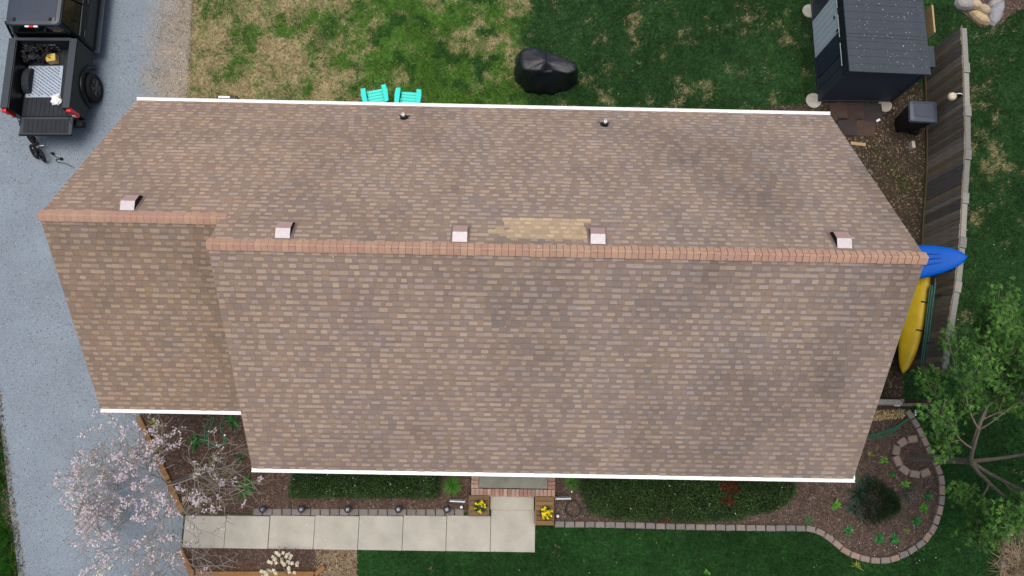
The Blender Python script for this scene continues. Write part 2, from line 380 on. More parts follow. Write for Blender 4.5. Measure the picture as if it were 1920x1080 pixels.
# driveway: compacted blue-grey gravel with a tan, weedy shoulder against the lawn
def drive_material():
    m = mat('blue_grey_gravel', sr(137, 150, 161), rough=0.95, var=0.12, scale=0.8, fine=0.42, fscale=55, bump=0.8, bscale=55, spec=0.1)
    nt = m.node_tree; N = nt.nodes; L = nt.links; p = N['Principled BSDF']
    hs = p.inputs['Base Color'].links[0].from_node
    rgb = hs.inputs['Color'].links[0].from_node
    geo = N.new('ShaderNodeNewGeometry'); sep = N.new('ShaderNodeSeparateXYZ'); L.new(geo.outputs['Position'], sep.inputs[0])
    nz = N.new('ShaderNodeTexNoise'); nz.inputs['Scale'].default_value = 2.2; nz.inputs['Detail'].default_value = 6; L.new(geo.outputs['Position'], nz.inputs['Vector'])
    ad = N.new('ShaderNodeMath'); ad.operation = 'MULTIPLY_ADD'; L.new(nz.outputs['Fac'], ad.inputs[0]); ad.inputs[1].default_value = 1.6; L.new(sep.outputs['X'], ad.inputs[2])
    mr = N.new('ShaderNodeMapRange'); mr.inputs[1].default_value = -10.7; mr.inputs[2].default_value = -9.5; L.new(ad.outputs[0], mr.inputs[0])
    mr2 = N.new('ShaderNodeMapRange'); mr2.inputs[1].default_value = 6.5; mr2.inputs[2].default_value = 9.0; L.new(sep.outputs['Y'], mr2.inputs[0])
    mm = N.new('ShaderNodeMath'); mm.operation = 'MULTIPLY'; L.new(mr.outputs[0], mm.inputs[0]); L.new(mr2.outputs[0], mm.inputs[1])
    mx = N.new('ShaderNodeMix'); mx.data_type = 'RGBA'; L.new(mm.outputs[0], mx.inputs[0]); L.new(rgb.outputs[0], mx.inputs[6]); mx.inputs[7].default_value = (*sr(158, 148, 132), 1)
    # dark fines lying along the edges and in the wheel tracks
    nz2 = N.new('ShaderNodeTexNoise'); nz2.inputs['Scale'].default_value = 9; nz2.inputs['Detail'].default_value = 8; nz2.inputs['Roughness'].default_value = 0.75; L.new(geo.outputs['Position'], nz2.inputs['Vector'])
    mr3 = N.new('ShaderNodeMapRange'); mr3.inputs[1].default_value = 0.58; mr3.inputs[2].default_value = 0.78; mr3.inputs[3].default_value = 0; mr3.inputs[4].default_value = 0.5; L.new(nz2.outputs['Fac'], mr3.inputs[0])
    mx2 = N.new('ShaderNodeMix'); mx2.data_type = 'RGBA'; L.new(mr3.outputs[0], mx2.inputs[0]); L.new(mx.outputs[2], mx2.inputs[6]); mx2.inputs[7].default_value = (*sr(96, 98, 98), 1)
    L.new(mx2.outputs[2], hs.inputs['Color'])
    return m
M_drive = drive_material()
flat('gravel_driveway', ccw(DRIVE), 0.008, M_drive)
M_mulch = mat('mulch_soil', sr(92, 76, 66), rough=1.0, var=0.25, scale=3, fine=0.4, fscale=40, bump=0.9, bscale=50, spec=0.05)
M_dirt = mat('bare_dirt', sr(66, 57, 48), rough=1.0, var=0.3, scale=2, fine=0.35, fscale=40, bump=0.9, bscale=50, spec=0.05)
flat('front_left_bed', ccw(BED_L), 0.03, M_mulch)
flat('front_right_bed', ccw(BED_R), 0.034, M_mulch)
flat('lower_left_bed', ccw(BED_B), 0.026, M_mulch)
flat('side_yard', ccw(SIDE), 0.012, M_dirt)
flat('rock_bed', ccw(ROCKBED), 0.015, M_mulch)
flat('dry_grass_bed', ccw(DRYBED), 0.015, M_mulch)
thatch = SL([(592, 1030), (670, 1031), (668, 1090), (600, 1090)])
flat('thatch_patch', ccw(thatch), 0.031, mat('thatch_soil', sr(140, 122, 96), rough=1, var=0.25, scale=4, fine=0.35, fscale=40, bump=0.8, bscale=50, spec=0.05))

# scattered chips, leaf litter and loose stone
def chips(name, polys, z, density, pal, lmin, lmax, wfac, label, flatten=0.35, r=rng, ex=None):
    q = np.concatenate([scatter_in(p, density) for p in polys])
    if ex is not None: q = q[~ex(q[:, 0], q[:, 1])]
    n = len(q); P = np.column_stack([q, np.full(n, z) + r.random(n) * 0.02])
    a = r.random(n) * 2 * PI; D = np.column_stack([np.cos(a), np.sin(a), (r.random(n) - .5) * flatten]); s = np.column_stack([-np.sin(a), np.cos(a), (r.random(n) - .5) * flatten])
    l = (lmin + (lmax - lmin) * r.random(n) ** 2)[:, None]; w = l * wfac * (0.6 + 0.8 * r.random(n))[:, None]
    V = np.stack([P - s * w / 2, P + D * l - s * w / 2, P + D * l + s * w / 2, P + s * w / 2], 1).reshape(-1, 3)
    pal = np.array(pal); c = pal[r.integers(0, len(pal), n)] * (0.7 + 0.6 * r.random(n))[:, None]
    o = link(name, mesh_np(name, V, np.arange(4 * n).reshape(-1, 4), c), M_dry)
    return tag(o, label, kind='stuff')
MULCH = [sr(98, 84, 76), sr(86, 73, 66), sr(76, 66, 61), sr(112, 98, 88), sr(132, 117, 105), sr(68, 60, 56), sr(90, 78, 70)]
chips('bark_mulch', [BED_R], 0.036, 1900, MULCH, 0.02, 0.075, 0.28, 'brown bark mulch covering the garden beds')
chips('bark_mulch', [BED_L, BED_B], 0.032, 1100, [sr(92, 76, 68), sr(78, 64, 58), sr(70, 58, 52), sr(110, 92, 82), sr(128, 112, 100)], 0.02, 0.08, 0.3, 'dark bark mulch in the beds by the drive')
chips('leaf_litter', [SIDE], 0.014, 800, [sr(86, 74, 60), sr(104, 90, 74), sr(70, 60, 50), sr(128, 114, 98), sr(70, 76, 48), sr(58, 50, 43), sr(62, 54, 46)], 0.02, 0.07, 0.55, 'dry leaf litter on the dirt beside the fence', ex=lambda x, y: (x > 9.4) & (x < 11.7) & (y > 9.5))
chips('straw_thatch', [thatch], 0.033, 1500, [sr(168, 148, 118), sr(146, 128, 100), sr(184, 166, 136), sr(120, 108, 80)], 0.03, 0.09, 0.12, 'dry straw thatch at the lawn corner')
chips('bark_mulch', [ROCKBED, DRYBED], 0.018, 900, MULCH, 0.03, 0.09, 0.3, 'brown mulch around the rocks at the right edge')

def pebbles(name, q, z, smin, smax, pal, label, r=rng):
    n = len(q); base = np.array([[1, 0, 0], [0, 1, 0], [-1, 0, 0], [0, -1, 0], [0, 0, .7], [.5, .5, .45]])[:5]
    Fq = np.array([[0, 1, 4], [1, 2, 4], [2, 3, 4], [3, 0, 4]])
    s = (smin + (smax - smin) * r.random(n) ** 2); a = r.random(n) * 6.28; e = 0.7 + 0.6 * r.random(n)
    V = np.empty((n, 5, 3))
    bx = base[None, :, 0] * s[:, None] * e[:, None]; by = base[None, :, 1] * s[:, None]
    V[:, :, 0] = q[:, :1] + bx * np.cos(a)[:, None] - by * np.sin(a)[:, None]; V[:, :, 1] = q[:, 1:] + bx * np.sin(a)[:, None] + by * np.cos(a)[:, None]
    V[:, :, 2] = z + base[None, :, 2] * s[:, None]
    F = (Fq[None] + 5 * np.arange(n)[:, None, None]).reshape(-1, 3)
    pal = np.array(pal); c = np.repeat(pal[r.integers(0, len(pal), n)] * (0.7 + 0.6 * r.random(n))[:, None], 4, 0)
    o = link(name, mesh_np(name, V.reshape(-1, 3), F, c), M_dry)
    return tag(o, label, kind='stuff')
dv = scatter_in(ccw([p if abs(p[1]) < 14.5 else (p[0], max(-5, min(13, p[1]))) for p in [(-17.6, 13), (-9.9, 13), (-9.8, 9), (-9.5, 8), (-9.55, .3), (timber_a[0], timber_a[1]), (timber_b[0], timber_b[1]), (-8.7, -3.8), (timber_d[0], -5), (-12.9, -5)]]), 260)
pebbles('loose_gravel', dv, 0.008, 0.008, 0.022, [sr(150, 160, 170), sr(126, 136, 146), sr(106, 112, 118), sr(164, 172, 180), sr(140, 140, 138)], 'loose blue-grey gravel on the driveway')
tq = scatter_in([(-11.6, 6.8), (-9.7, 6.8), (-9.86, 13), (-11.0, 13)], 700); tq = tq[rng.random(len(tq)) < sstep(-11.6, -10.2, tq[:, 0])]
pebbles('shoulder_gravel', tq, 0.008, 0.012, 0.03, [sr(170, 158, 140), sr(150, 142, 130), sr(130, 122, 112), sr(186, 176, 160)], 'tan gravel on the drive shoulder by the lawn')
pebbles('tan_pebbles', scatter_in(SL([(1632, 770), (1696, 768), (1694, 784), (1638, 788), (1628, 792)]), 1500), 0.04, 0.022, 0.04, [sr(206, 184, 130), sr(190, 166, 110), sr(220, 202, 156), sr(170, 146, 100)], 'tan pebbles heaped below the garden gate')

# grass blades
def grass(name, q, lmin, lmax, w, colour, label, lean=0.6, per=3, z=0.0, straw=None):
    q = np.repeat(q, per, 0); n = len(q)
    q = q + rng.normal(0, 0.018, (n, 2))
    a = rng.random(n) * 2 * PI; l = lmin + (lmax - lmin) * rng.random(n)
    t = np.clip(rng.normal(lean, 0.25, n), 0.05, 1.3)
    tip = np.column_stack([q[:, 0] + np.cos(a) * np.sin(t) * l, q[:, 1] + np.sin(a) * np.sin(t) * l, z + np.cos(t) * l + 0.004])
    sx, sy = -np.sin(a) * w / 2, np.cos(a) * w / 2
    b0 = np.column_stack([q[:, 0] - sx, q[:, 1] - sy, np.full(n, z - .01)]); b1 = np.column_stack([q[:, 0] + sx, q[:, 1] + sy, np.full(n, z - .01)])
    V = np.stack([b0, b1, tip], 1).reshape(-1, 3)
    c = colour(q[:, 0], q[:, 1]) * (0.55 + 0.95 * rng.random(n) ** 1.3)[:, None]
    o = link(name, mesh_np(name, V, np.arange(3 * n).reshape(-1, 3), c), M_leaf)
    return tag(o, label, kind='stuff')
def not_lawn(x, y):
    b = np.zeros(x.shape, bool)
    for p in (DRIVE, BED_L, BED_R, BED_B, SIDE, HOUSE, WALK, ROCKBED, DRYBED): b |= inpoly(x, y, p)
    b |= (x > 9.3) & (x < 11.75) & (y > 9.45) & (y < 13.3)
    b |= (x > -1.1) & (x < 1.7) & (y > -2.95) & (y < 0)
    return b
areas = [((-10.6, 8.0), (9.6, 13.3)), ((9.0, 9.3), (17.2, 13.6)), ((11.2, -5.2), (17.2, 9.4)), ((-4.1, -5.2), (11.4, -2.6))]
pts = []
for (lo, hi) in areas:
    n = int((hi[0] - lo[0]) * (hi[1] - lo[1]) * 900)
    pts.append(np.array(lo) + rng.random((n, 2)) * (np.array(hi) - np.array(lo)))
q = np.concatenate(pts)
q = q[~not_lawn(q[:, 0] + rng.normal(0, 0.03, len(q)), q[:, 1] + rng.normal(0, 0.03, len(q)))]
_, dd = lawn_colour(q[:, 0], q[:, 1])
q = q[rng.random(len(q)) > dd * 0.35]
grass('lawn_grass', q, 0.045, 0.105, 0.015, blade_colour, 'short green lawn grass around the house', lean=0.75)
# weeds in the drive shoulder
wq = scatter_in([(-10.9, 8.6), (-9.75, 8.6), (-9.9, 13.2), (-10.9, 13.2)], 500)
wq = wq[(fbm(wq[:, 0], wq[:, 1], 1.7, 3, 77) > 0.54)]
grass('shoulder_weeds', wq, 0.02, 0.06, 0.012, lambda x, y: np.array(sr(96, 112, 62))[None] * np.ones((len(x), 1)), 'sparse weeds in the gravel shoulder')
# long strap-leaved border on the far side of the drive
bq = np.column_stack([rng.random(5200) * 2.2, -6 + 6.2 * rng.random(5200)]); bq[:, 0] = leftline(bq[:, 1]) - 0.12 - bq[:, 0] ** 1.2
bq = bq[(fbm(bq[:, 0], bq[:, 1], 1.1, 3, 88) > 0.42) | (bq[:, 0] < leftline(bq[:, 1]) - 0.35)]
grass('border_grass', bq, 0.22, 0.48, 0.022, lambda x, y: np.array(sr(58, 112, 34))[None] * (0.6 + 0.8 * fbm(x, y, 2.5, 3, 9))[:, None], 'long green strap-leaved grass bordering the drive', lean=0.8, per=4)
chips('border_litter', [[(leftline(.6) - .25, .6), (leftline(.6) + .1, .6), (leftline(-6) + .22, -6), (leftline(-6) - .2, -6)]], 0.012, 900, [sr(96, 86, 70), sr(128, 114, 92), sr(74, 70, 62)], 0.02, 0.07, 0.35, 'dead litter along the drive edge')

# ------------------------------------------------------------------ the house
house = thing('house', 'long gabled house with brown shingle roof, lower garage wing and white gutters', 'house', (0, 0, 0))

def build_house():
    # walls (under the roof)
    wx0, wx1, wx2 = X0 + 0.3, X1 + 0.28, X2 - 0.3
    wyb, wyf, wyg = yb - 0.4, yf + 0.4, yg + 0.4
    def gable(xa, xb, ya, yb_, name):
        ym = (ya + yb_) / 2; zt = 2.62 + PITCH * ((yb_ - ya) / 2)
        MB().extrude_x([(ya, 0), (yb_, 0), (yb_, 2.62), (ym, zt - 0.02), (ya, 2.62)], xa, xb).build(name, M_siding, house)
    gable(wx0, wx1 - 0.005, wyg, wyb, 'garage_wall'); gable(wx1, wx2, wyf, wyb - 0.004, 'wall')
    MB().box(((wx1 + wx2) / 2, (wyf + wyb) / 2, 0.15), (wx2 - wx1 + 0.06, wyb - wyf + 0.06, 0.3)).build('foundation', M_conc_d, house)
    # openings of the walls
    def window(x, y, face, z0=0.95, w=1.1, h=1.2):
        f = MB()
        for dx, dz, sx, sz in ((0, h / 2, w, .07), (0, -h / 2, w, .07), (-w / 2, 0, .07, h + .07), (w / 2, 0, .07, h + .07), (0, 0, w, .05)):
            f.box((dx, 0, dz), (sx, .06, sz))
        fo = f.build('window', M_white, house, loc=(x, y + face * 0.02, z0 + h / 2))
        MB().box((0, 0, 0), (w, .02, h)).build('pane', M_glass, fo)
    for x in (-4.2, -2.4, 3.2, 5.6): window(x, wyf, -1)
    for x in (-7.5, -5.2, -1.0, 2.0, 5.5): window(x, wyb, 1)
    d = MB().box((0, 0, 1.0), (0.95, 0.06, 2.0)).build('front_door', mat('door_paint', sr(92, 40, 36), rough=.4), house, loc=(0.27, wyf - 0.035, 0.36))
    MB().lathe([(.02, -.02), (.035, 0), (.035, .02), (.01, .04)], 10).build('handle', M_steel, d, loc=(0.38, -0.05, 0.98), rot=(PI / 2, 0, 0))
    # roof deck: four slabs
    def slab_pts(xa, xb, ye, yr, zr):
        return [(xa, ye, ZE - 0.012), (xb, ye, ZE - 0.012), (xb, yr, zr - 0.012), (xa, yr, zr - 0.012)]
    mb = MB()
    for pts in (slab_pts(X0, X2, yb, YRG, ZRG), slab_pts(X1, X2, YRG, YRM, ZRM), slab_pts(X1, X2, yf, YRM, ZRM), slab_pts(X0, X1 + .2, yg, YRG, ZRG)):
        if pts[0][1] == YRG: pts = [(p[0], p[1], (ZRG if p[1] == YRG else ZRM) - 0.012) for p in pts]
        low = [(p[0], p[1], p[2] - 0.14) for p in pts]
        mb.add(pts + low, [(0, 1, 2, 3), (7, 6, 5, 4)] + [(i, 4 + i, 4 + (i + 1) % 4, (i + 1) % 4) for i in range(4)])
    roof = mb.build('roof', mat('roof_deck', sr(122, 106, 96), rough=.9), house)
    # soffits and rake boards
    MB().box((0, yb - .2, ZE - .17), (X2 - X0 - .06, .38, .02)).build('soffit', M_white, house, loc=((X0 + X2) / 2, 0, 0))
    MB().box((0, yf + .2, ZE - .17), (X2 - X1 - .06, .38, .02)).build('soffit', M_white, house, loc=((X1 + X2) / 2, 0, 0))
    for xr, ye, yr, zr in ((X2 + .004, yf, YRM, ZRM), (X2 + .004, yb, YRM, ZRM), (X0 - .024, yg, YRG, ZRG), (X0 - .024, yb, YRG, ZRG), (X1 - .024, yf, YRM, ZRM)):
        MB().extrude_x([(ye, ZE - .17), (ye, ZE - .03), (yr, zr - .03), (yr, zr - .17)], xr, xr + .02).build('rake_board', mat('rake_paint', sr(150, 132, 116), rough=.7), house)
    # step wall where the main roof rises above the garage wing
    MB().extrude_x([(yf + .5, ZE - .1), (yf + .5, ZE + .25), (YRM, ZRM - .16), (YRG - .1, ZRG - .16), (yg + .05, ZE - .1)], X1 + .1, X1 + .16).build('step_wall', M_siding, house)
    # gutters with a shallow trough
    def gutter(xa, xb, ye, sgn, nm='gutter'):
        y0 = ye - sgn * 0.012; y1 = ye + sgn * (GUT - 0.004)
        prof = [(y0, ZE - .13), (y1 - sgn * .03, ZE - .13), (y1, ZE - .05), (y1, ZE + .0), (y1 - sgn * .018, ZE + .0), (y1 - sgn * .022, ZE - .018), (y0 + sgn * .02, ZE - .018), (y0 + sgn * .015, ZE - .004), (y0, ZE - .004)]
        if sgn < 0: prof = prof[::-1]
        MB().extrude_x(prof, xa, xb).build(nm, M_white, house)
    gutter(X0, X2 + .01, yb, 1); gutter(X1 - .02, X2 + .04, yf, -1); gutter(X0, X1 + .6, yg, -1)
    MB().box((X2 + .02, yf + .03, ZE - .05), (.04, .14, .12)).build('gutter_end', M_white, house)

    # shingles -------------------------------------------------------------
    E_ = 0.143
    slopes = [  # name, eave y, up-slope direction in y, length, function v -> (xl, xr)
        ('back', yb, -1, (yb - YRM) / CA, lambda v: (X0, X2) if v < (yb - YRG) / CA else (X1, X2)),
        ('front', yf, 1, (YRM - yf) / CA, lambda v: (X1, X2)),
        ('wing', yg, 1, (YRG - yg) / CA, lambda v: (X0, X1 + .12))]
    pal_lo = np.array([sr(148, 132, 120), sr(150, 134, 122), sr(145, 131, 121), sr(151, 135, 119), sr(146, 132, 123), sr(142, 130, 122)])
    pal_hi = np.array([sr(172, 157, 144), sr(166, 152, 141), sr(174, 158, 141), sr(166, 154, 146), sr(170, 154, 138)])
    Vs, Cs, cents = [], [], []
    # algae and soot stains seen on the slopes: centre, half-widths, depth
    STAINS = {'back': [(3.9, 6.2, .9, .9, .16), (5.6, 5.3, 1.0, 1.1, .20), (2.6, 6.9, .5, .4, .10), (6.4, 6.6, .8, .6, .12)],
              'front': [(3.2, 2.2, .8, .5, .12), (3.4, .2, .5, 1.0, .16), (3.6, -.9, .5, .6, .14), (.6, 1.0, .7, .9, .07), (7.4, .4, .4, .7, .16), (6.9, -.8, .4, .6, .14), (-1.8, -.6, .8, .5, .06)],
              'wing': []}
    r = np.random.default_rng(5)
    for nm, ye, sg, length, ext in slopes:
        def P(x, v, h): return np.stack([x, ye + sg * CA * v - sg * SA * h, ZE + SA * v + CA * h], -1)
        k = 0; v0 = -0.02
        while v0 < length - 0.03:
            xl, xr = ext(v0 + .07); x = xl - r.random() * .2; xa, xb, tooth = [], [], []
            tt = r.random() < .5
            while x < xr:
                w = r.uniform(.11, .21) if tt else r.uniform(.08, .22)
                xa.append(max(x, xl)); xb.append(min(x + w, xr)); tooth.append(tt); x += w
                tt = (not tt) if r.random() < .82 else tt
            xa, xb, tooth = map(np.array, (xa, xb, tooth)); ok = xb - xa > .01; xa, xb, tooth = xa[ok] + .0015, xb[ok] - .0015, tooth[ok]
            n = len(xa); tb = np.where(tooth, .012, .008) + r.normal(0, .001, n); vj = v0 + r.normal(0, .002, n) - np.where(tooth, .002, 0)
            vt = np.minimum(v0 + E_ + .02, length); vm = v0 + E_ * np.where(tooth, r.uniform(.48, .62, n), .8)
            o = np.zeros(n); hm = tb * .55
            pv = np.stack([P(xa, vj, o - .004), P(xb, vj, o - .004), P(xa, vj, tb), P(xb, vj, tb), P(xa, vm, hm), P(xb, vm, hm), P(xa, vt + o, o + .001), P(xb, vt + o, o + .001)], 1)
            Vs.append(pv); c = (pv[:, 2] + pv[:, 5]) / 2; cents.append(c)
            # colour: granule blend, broad algae staining, the repaired patch near the ridge
            gx, gy = c[:, 0], c[:, 1] + (0 if sg > 0 else 40)
            stain_tone = 1 - 0.20 * sstep(.46, .72, fbm(gx * 1.0, gy * .8, .45, 4, 46)) * sstep(-2, 5, gx) - 0.10 * sstep(.45, .7, fbm(gx, gy, .9, 3, 43))
            for bx, by, rx, ry, am in STAINS[nm]:
                dd_ = ((c[:, 0] - bx + .35 * (c[:, 1] - by)) / rx) ** 2 + ((c[:, 1] - by) / ry) ** 2
                stain_tone = stain_tone - am * np.exp(-dd_) * (.35 + 1.1 * fbm(gx, gy, 1.3, 3, 47))
            if nm == 'wing': stain_tone = stain_tone * .93 - .16 * sstep(X1 - 1.1, X1 - .1, gx) * (.5 + .8 * fbm(gx, gy, 1.6, 3, 48))  # wing shingles darker overall, more so towards the main roof's left rake
            lo = pal_lo[r.integers(0, len(pal_lo), n)] * r.uniform(.95, 1.05, n)[:, None]; hi = pal_hi[r.integers(0, len(pal_hi), n)] * r.uniform(.9, 1.07, n)[:, None]
            warm = sstep(4, -9, gx)[:, None]
            tint = np.array([1.0, .985, .985]) * (1 - warm) + np.array([1.06, .985, .93]) * warm
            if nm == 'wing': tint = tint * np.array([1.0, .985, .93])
            purple = (sstep(.58, .7, fbm(gx, gy, 1.4, 3, 51)))[:, None]
            tint = tint * (1 - purple * np.array([.06, .035, .0]))
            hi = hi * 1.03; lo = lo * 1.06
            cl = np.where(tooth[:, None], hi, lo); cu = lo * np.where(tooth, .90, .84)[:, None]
            patch = (sg < 0) & (c[:, 0] > -0.45 + r.random(n) * .5) & (c[:, 0] < 1.55 + r.random(n) * .3) & (v0 > length - 1.18) & (v0 < length - .48)
            new = np.array(sr(192, 170, 142))
            cl = np.where(patch[:, None], np.where(tooth[:, None], new * 1.1, new * .9) * r.uniform(.92, 1.06, n)[:, None], cl * tint * stain_tone[:, None])
            cu = np.where(patch[:, None], new * .84, cu * tint * stain_tone[:, None])
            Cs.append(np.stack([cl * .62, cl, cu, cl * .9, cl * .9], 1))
            v0 += E_; k += 1
    V = np.concatenate(Vs); C = np.concatenate(Cs); N = len(V)
    Fp = np.array([[0, 1, 3, 2], [2, 3, 5, 4], [4, 5, 7, 6], [0, 2, 4, 6], [1, 7, 5, 3]])
    # the 300 that show largest in the photograph
    q = (V - np.array([0, 0, CAM_H])) @ ROT; q = q[..., :2] / -q[..., 2:3]
    a, b, c, d = q[:, 2], q[:, 3], q[:, 7], q[:, 6]
    area = np.abs((c - a)[:, 0] * (d - b)[:, 1] - (c - a)[:, 1] * (d - b)[:, 0])
    cen = np.concatenate(cents); area[(cen[:, 2] > ZRM - .14)] = 0
    area[(cen[:, 0] < X1) & (cen[:, 2] > ZRG - .14)] = 0
    big = np.argsort(-area)[:300]; rest = np.setdiff1d(np.arange(N), big)
    F = (Fp[None] + 8 * np.arange(len(rest))[:, None, None]).reshape(-1, 4)
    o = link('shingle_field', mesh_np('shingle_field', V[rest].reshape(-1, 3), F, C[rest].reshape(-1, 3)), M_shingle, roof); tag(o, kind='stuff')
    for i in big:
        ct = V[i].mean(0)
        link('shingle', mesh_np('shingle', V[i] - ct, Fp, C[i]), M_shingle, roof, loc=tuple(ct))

    # ridge caps: bent tabs lapping each other along both ridges
    caps = []
    for hw in (.158, .166):
        me = MB(); A = ALPHA
        secs = []
        for xx, lift in ((0, .02), (.15, 0.006), (.19, 0.001)):
            row = []
            for t in (-hw, -hw * .55, -.03, 0, .03, hw * .55, hw):
                dz = -abs(t) * math.sin(A) if abs(t) > .03 else -.03 * math.sin(A) * (0.55 if t == 0 else 1)
                row.append((xx, t * math.cos(A), dz + .03 + lift))
            row += [(x_, y_, z_ - .008) for x_, y_, z_ in reversed(row)]
            secs.append(row)
        me.loft(secs); top = secs[0][:7]
        nf = len(me.f); me.add([(x_ - .001, y_, z_ + .001) for x_, y_, z_ in top] + [(x_ - .013, y_, z_ - .012) for x_, y_, z_ in top], [(k, 7 + k, 8 + k, k + 1) for k in range(6)])
        cm = me.mesh('ridge_cap'); cm.materials.append(M_cap); cm.materials.append(mat('asphalt_edge', sr(142, 112, 95), rough=.95))
        for k in range(nf, len(cm.polygons)): cm.polygons[k].material_index = 1
        caps.append(cm)
    def ridge(xa, xb, yr, zr):
        x = xa; i = 0
        while x < xb - .06:
            link('ridge_cap', caps[random.randrange(2)], M_cap, roof, loc=(x, yr + random.uniform(-.003, .003), zr + .003 + random.uniform(-.001, .002)), rot=(0, 0, random.uniform(-.008, .008)))
            x += .138
        MB().extrude_x([(yr - .13, zr - .13 * PITCH + .004), (yr + .13, zr - .13 * PITCH + .004), (yr, zr - .002)], xa + .01, xb - .01).build('ridge_vent', M_dark, roof)
    ridge(X1 - .02, X2 - .03, YRM, ZRM); ridge(X0 - .01, X1 + .10, YRG, ZRG)

    # box vents on the back slope
    def vent(px, py):
        z = ZRM - .45
        for _ in range(12):
            p = S(px, py, z); z = ZE + PITCH * (yb - p[1])
        v = link('roof_vent', None, None, house, loc=(p[0], p[1], p[2] + .015)); v.empty_display_size = .1
        w = .15
        prof = [(0, .015), (.21, .015), (.38, -.13), (.41, -.26), (.41, -.32), (0, -.03)]
        A = [(-w, y, zz) for y, zz in prof]; B = [(w, y, zz) for y, zz in prof]
        MB().add([A[0], B[0], B[1], A[1]], [(0, 1, 2, 3)]).build('hood_back', M_vent_skylit, v)
        MB().add([A[1], B[1], B[2], A[2], B[3], A[3]], [(0, 1, 2, 3), (3, 2, 4, 5)]).build('hood', M_vent, v)
        mb = MB()
        mb.extrude_x(prof[:4] + [(.40, -.325), (0.003, -.01)], -w + .012, w - .012)
        mb.v = [(x_, y_, z_ - .006) for x_, y_, z_ in mb.v]
        mb.build('louvre', M_dark, v)
        fl = [(-w - .05, -.06), (w + .05, -.06), (w + .05, .5), (-w - .05, .5)]
        MB().add([(x, y, -PITCH * y + .006) for x, y in fl] + [(x, y, -PITCH * y - .004) for x, y in fl], [(0, 1, 2, 3), (0, 4, 5, 1), (1, 5, 6, 2), (2, 6, 7, 3), (3, 7, 4, 0)]).build('flange', mat('vent_flange', sr(138, 122, 112), rough=.6), v)
    for px, py in ((239, 395), (530, 447), (862, 454), (1121, 458), (1583, 466)): vent(px, py)
    # plumbing pipes with black rubber boots
    for px, py in ((758, 221), (1133, 234)):
        z = 3.1
        for _ in range(12):
            p = S(px, py, z); z = ZE + PITCH * (yb - p[1])
        v = link('plumbing_vent', None, None, house, loc=(p[0], p[1], p[2] + .012)); v.empty_display_size = .1
        fl = [(.11 * math.cos(t), .1 * math.sin(t)) for t in np.linspace(PI, 2 * PI, 9)] + [(.11, .06), (-.11, .06)]
        MB().add([(x, y, -PITCH * y + .006) for x, y in fl], [tuple(range(len(fl)))]).build('flange', M_black_plastic, v)
        MB().box((0, .075, -.05), (.3, .035, .02)).build('flashing', M_black_plastic, v, bevel=.004)
        MB().lathe([(.095, -.04), (.085, .03), (.055, .1), (.05, .14)], 16).build('boot', M_black_plastic, v, smooth=True)
        MB().lathe([(.042, 0), (.042, .22), (.03, .22), (.03, .17)], 14).build('pipe', M_pvc, v, smooth=False)
build_house()

# ------------------------------------------------------------------ porch, walk, edging
def build_porch():
    a = S(883, 930, .36); b = S(1041, 931, .36)
    xa, xb, yfr = a[0], b[0], a[1]
    po = thing('porch', 'concrete porch landing edged with red soldier-course bricks below the front eave', 'porch', (0, 0, 0))
    MB().box(((xa + xb) / 2, (yfr + .22 - .95) / 2, .17), (xb - xa - .42, abs(yfr + .22 + .95), .355)).build('landing', M_conc_d, po, bevel=.006)
    me = MB().box((0, 0, 0), (.096, .20, .065)).mesh('brick')
    def brick(x, y, z, rz=0):
        o = link('brick', me, M_brick, po, loc=(x + random.uniform(-.002, .002), y + random.uniform(-.003, .003), z + random.uniform(-.002, .003)), rot=(0, 0, rz + random.uniform(-.01, .01)))
        bv = o.modifiers.new('b', 'BEVEL'); bv.width = .005; bv.segments = 1
    n = int((xb - xa) / .106); dx = (xb - xa) / n
    for i in range(n):
        for z in (.328,): brick(xa + dx * (i + .5), yfr + .1, z)
    y = yfr + .26
    while y < -1.05:
        brick(xa + .1, y, .328, PI / 2); brick(xb - .1, y, .328, PI / 2); y += .108
    for row in range(4):
        x = xa + .1 + (row % 2) * .1
        while x < xb - .05:
            brick(x, yfr + .06, .255 - row * .074, PI / 2); x += .208
    # mortar core
    MB().box(((xa + xb) / 2, yfr + .11, .15), (xb - xa - .03, .17, .29)).build('mortar', mat('mortar', sr(150, 140, 130), rough=.95), po)
    MB().box((xa + .11, (yfr + .2 - .95) / 2, .145), (.17, abs(yfr + .2 + .95), .29)).build('mortar', MATS['mortar'], po)
    MB().box((xb - .11, (yfr + .2 - .95) / 2, .145), (.17, abs(yfr + .2 + .95), .29)).build('mortar', MATS['mortar'], po)
    # step
    s0 = S(919, 956, .18); s1 = S(1001, 956, .18)
    st = MB().box(((s0[0] + s1[0]) / 2, (s0[1] + yfr + .0) / 2, .085), (s1[0] - s0[0], abs(yfr - .012 - s0[1]), .19)).build('step', M_conc, po, bevel=.01)
    return s0, s1
s0, s1 = build_porch()
walk = link('walkway', None); tag(walk, kind='structure')
jx = [343, 421, 503, 588, 671, 754, 836, 919, 1003]
for i in range(8):
    a = S(jx[i], 1026 + i * 1.1); b = S(jx[i + 1], 1026 + (i + 1) * 1.1)
    t = S((jx[i] + jx[i + 1]) / 2, 967, .03)
    y1 = t[1] if i < 7 else s0[1] - .008
    x0_, x1_ = a[0] + .006, b[0] - .006
    MB().box(((x0_ + x1_) / 2, (a[1] + y1) / 2, .005), (x1_ - x0_, abs(y1 - a[1]), .09)).build('slab', M_conc, walk, bevel=.008, rot=(random.uniform(-.002, .002), random.uniform(-.002, .002), 0))
MB().box(((jx and S(343, 1000)[0] + S(1003, 1000)[0]) / 2, -3.31, -.02), (9.5, .86, .06)).build('joint_bed', mat('joint_soil', sr(84, 78, 68), rough=1), walk)

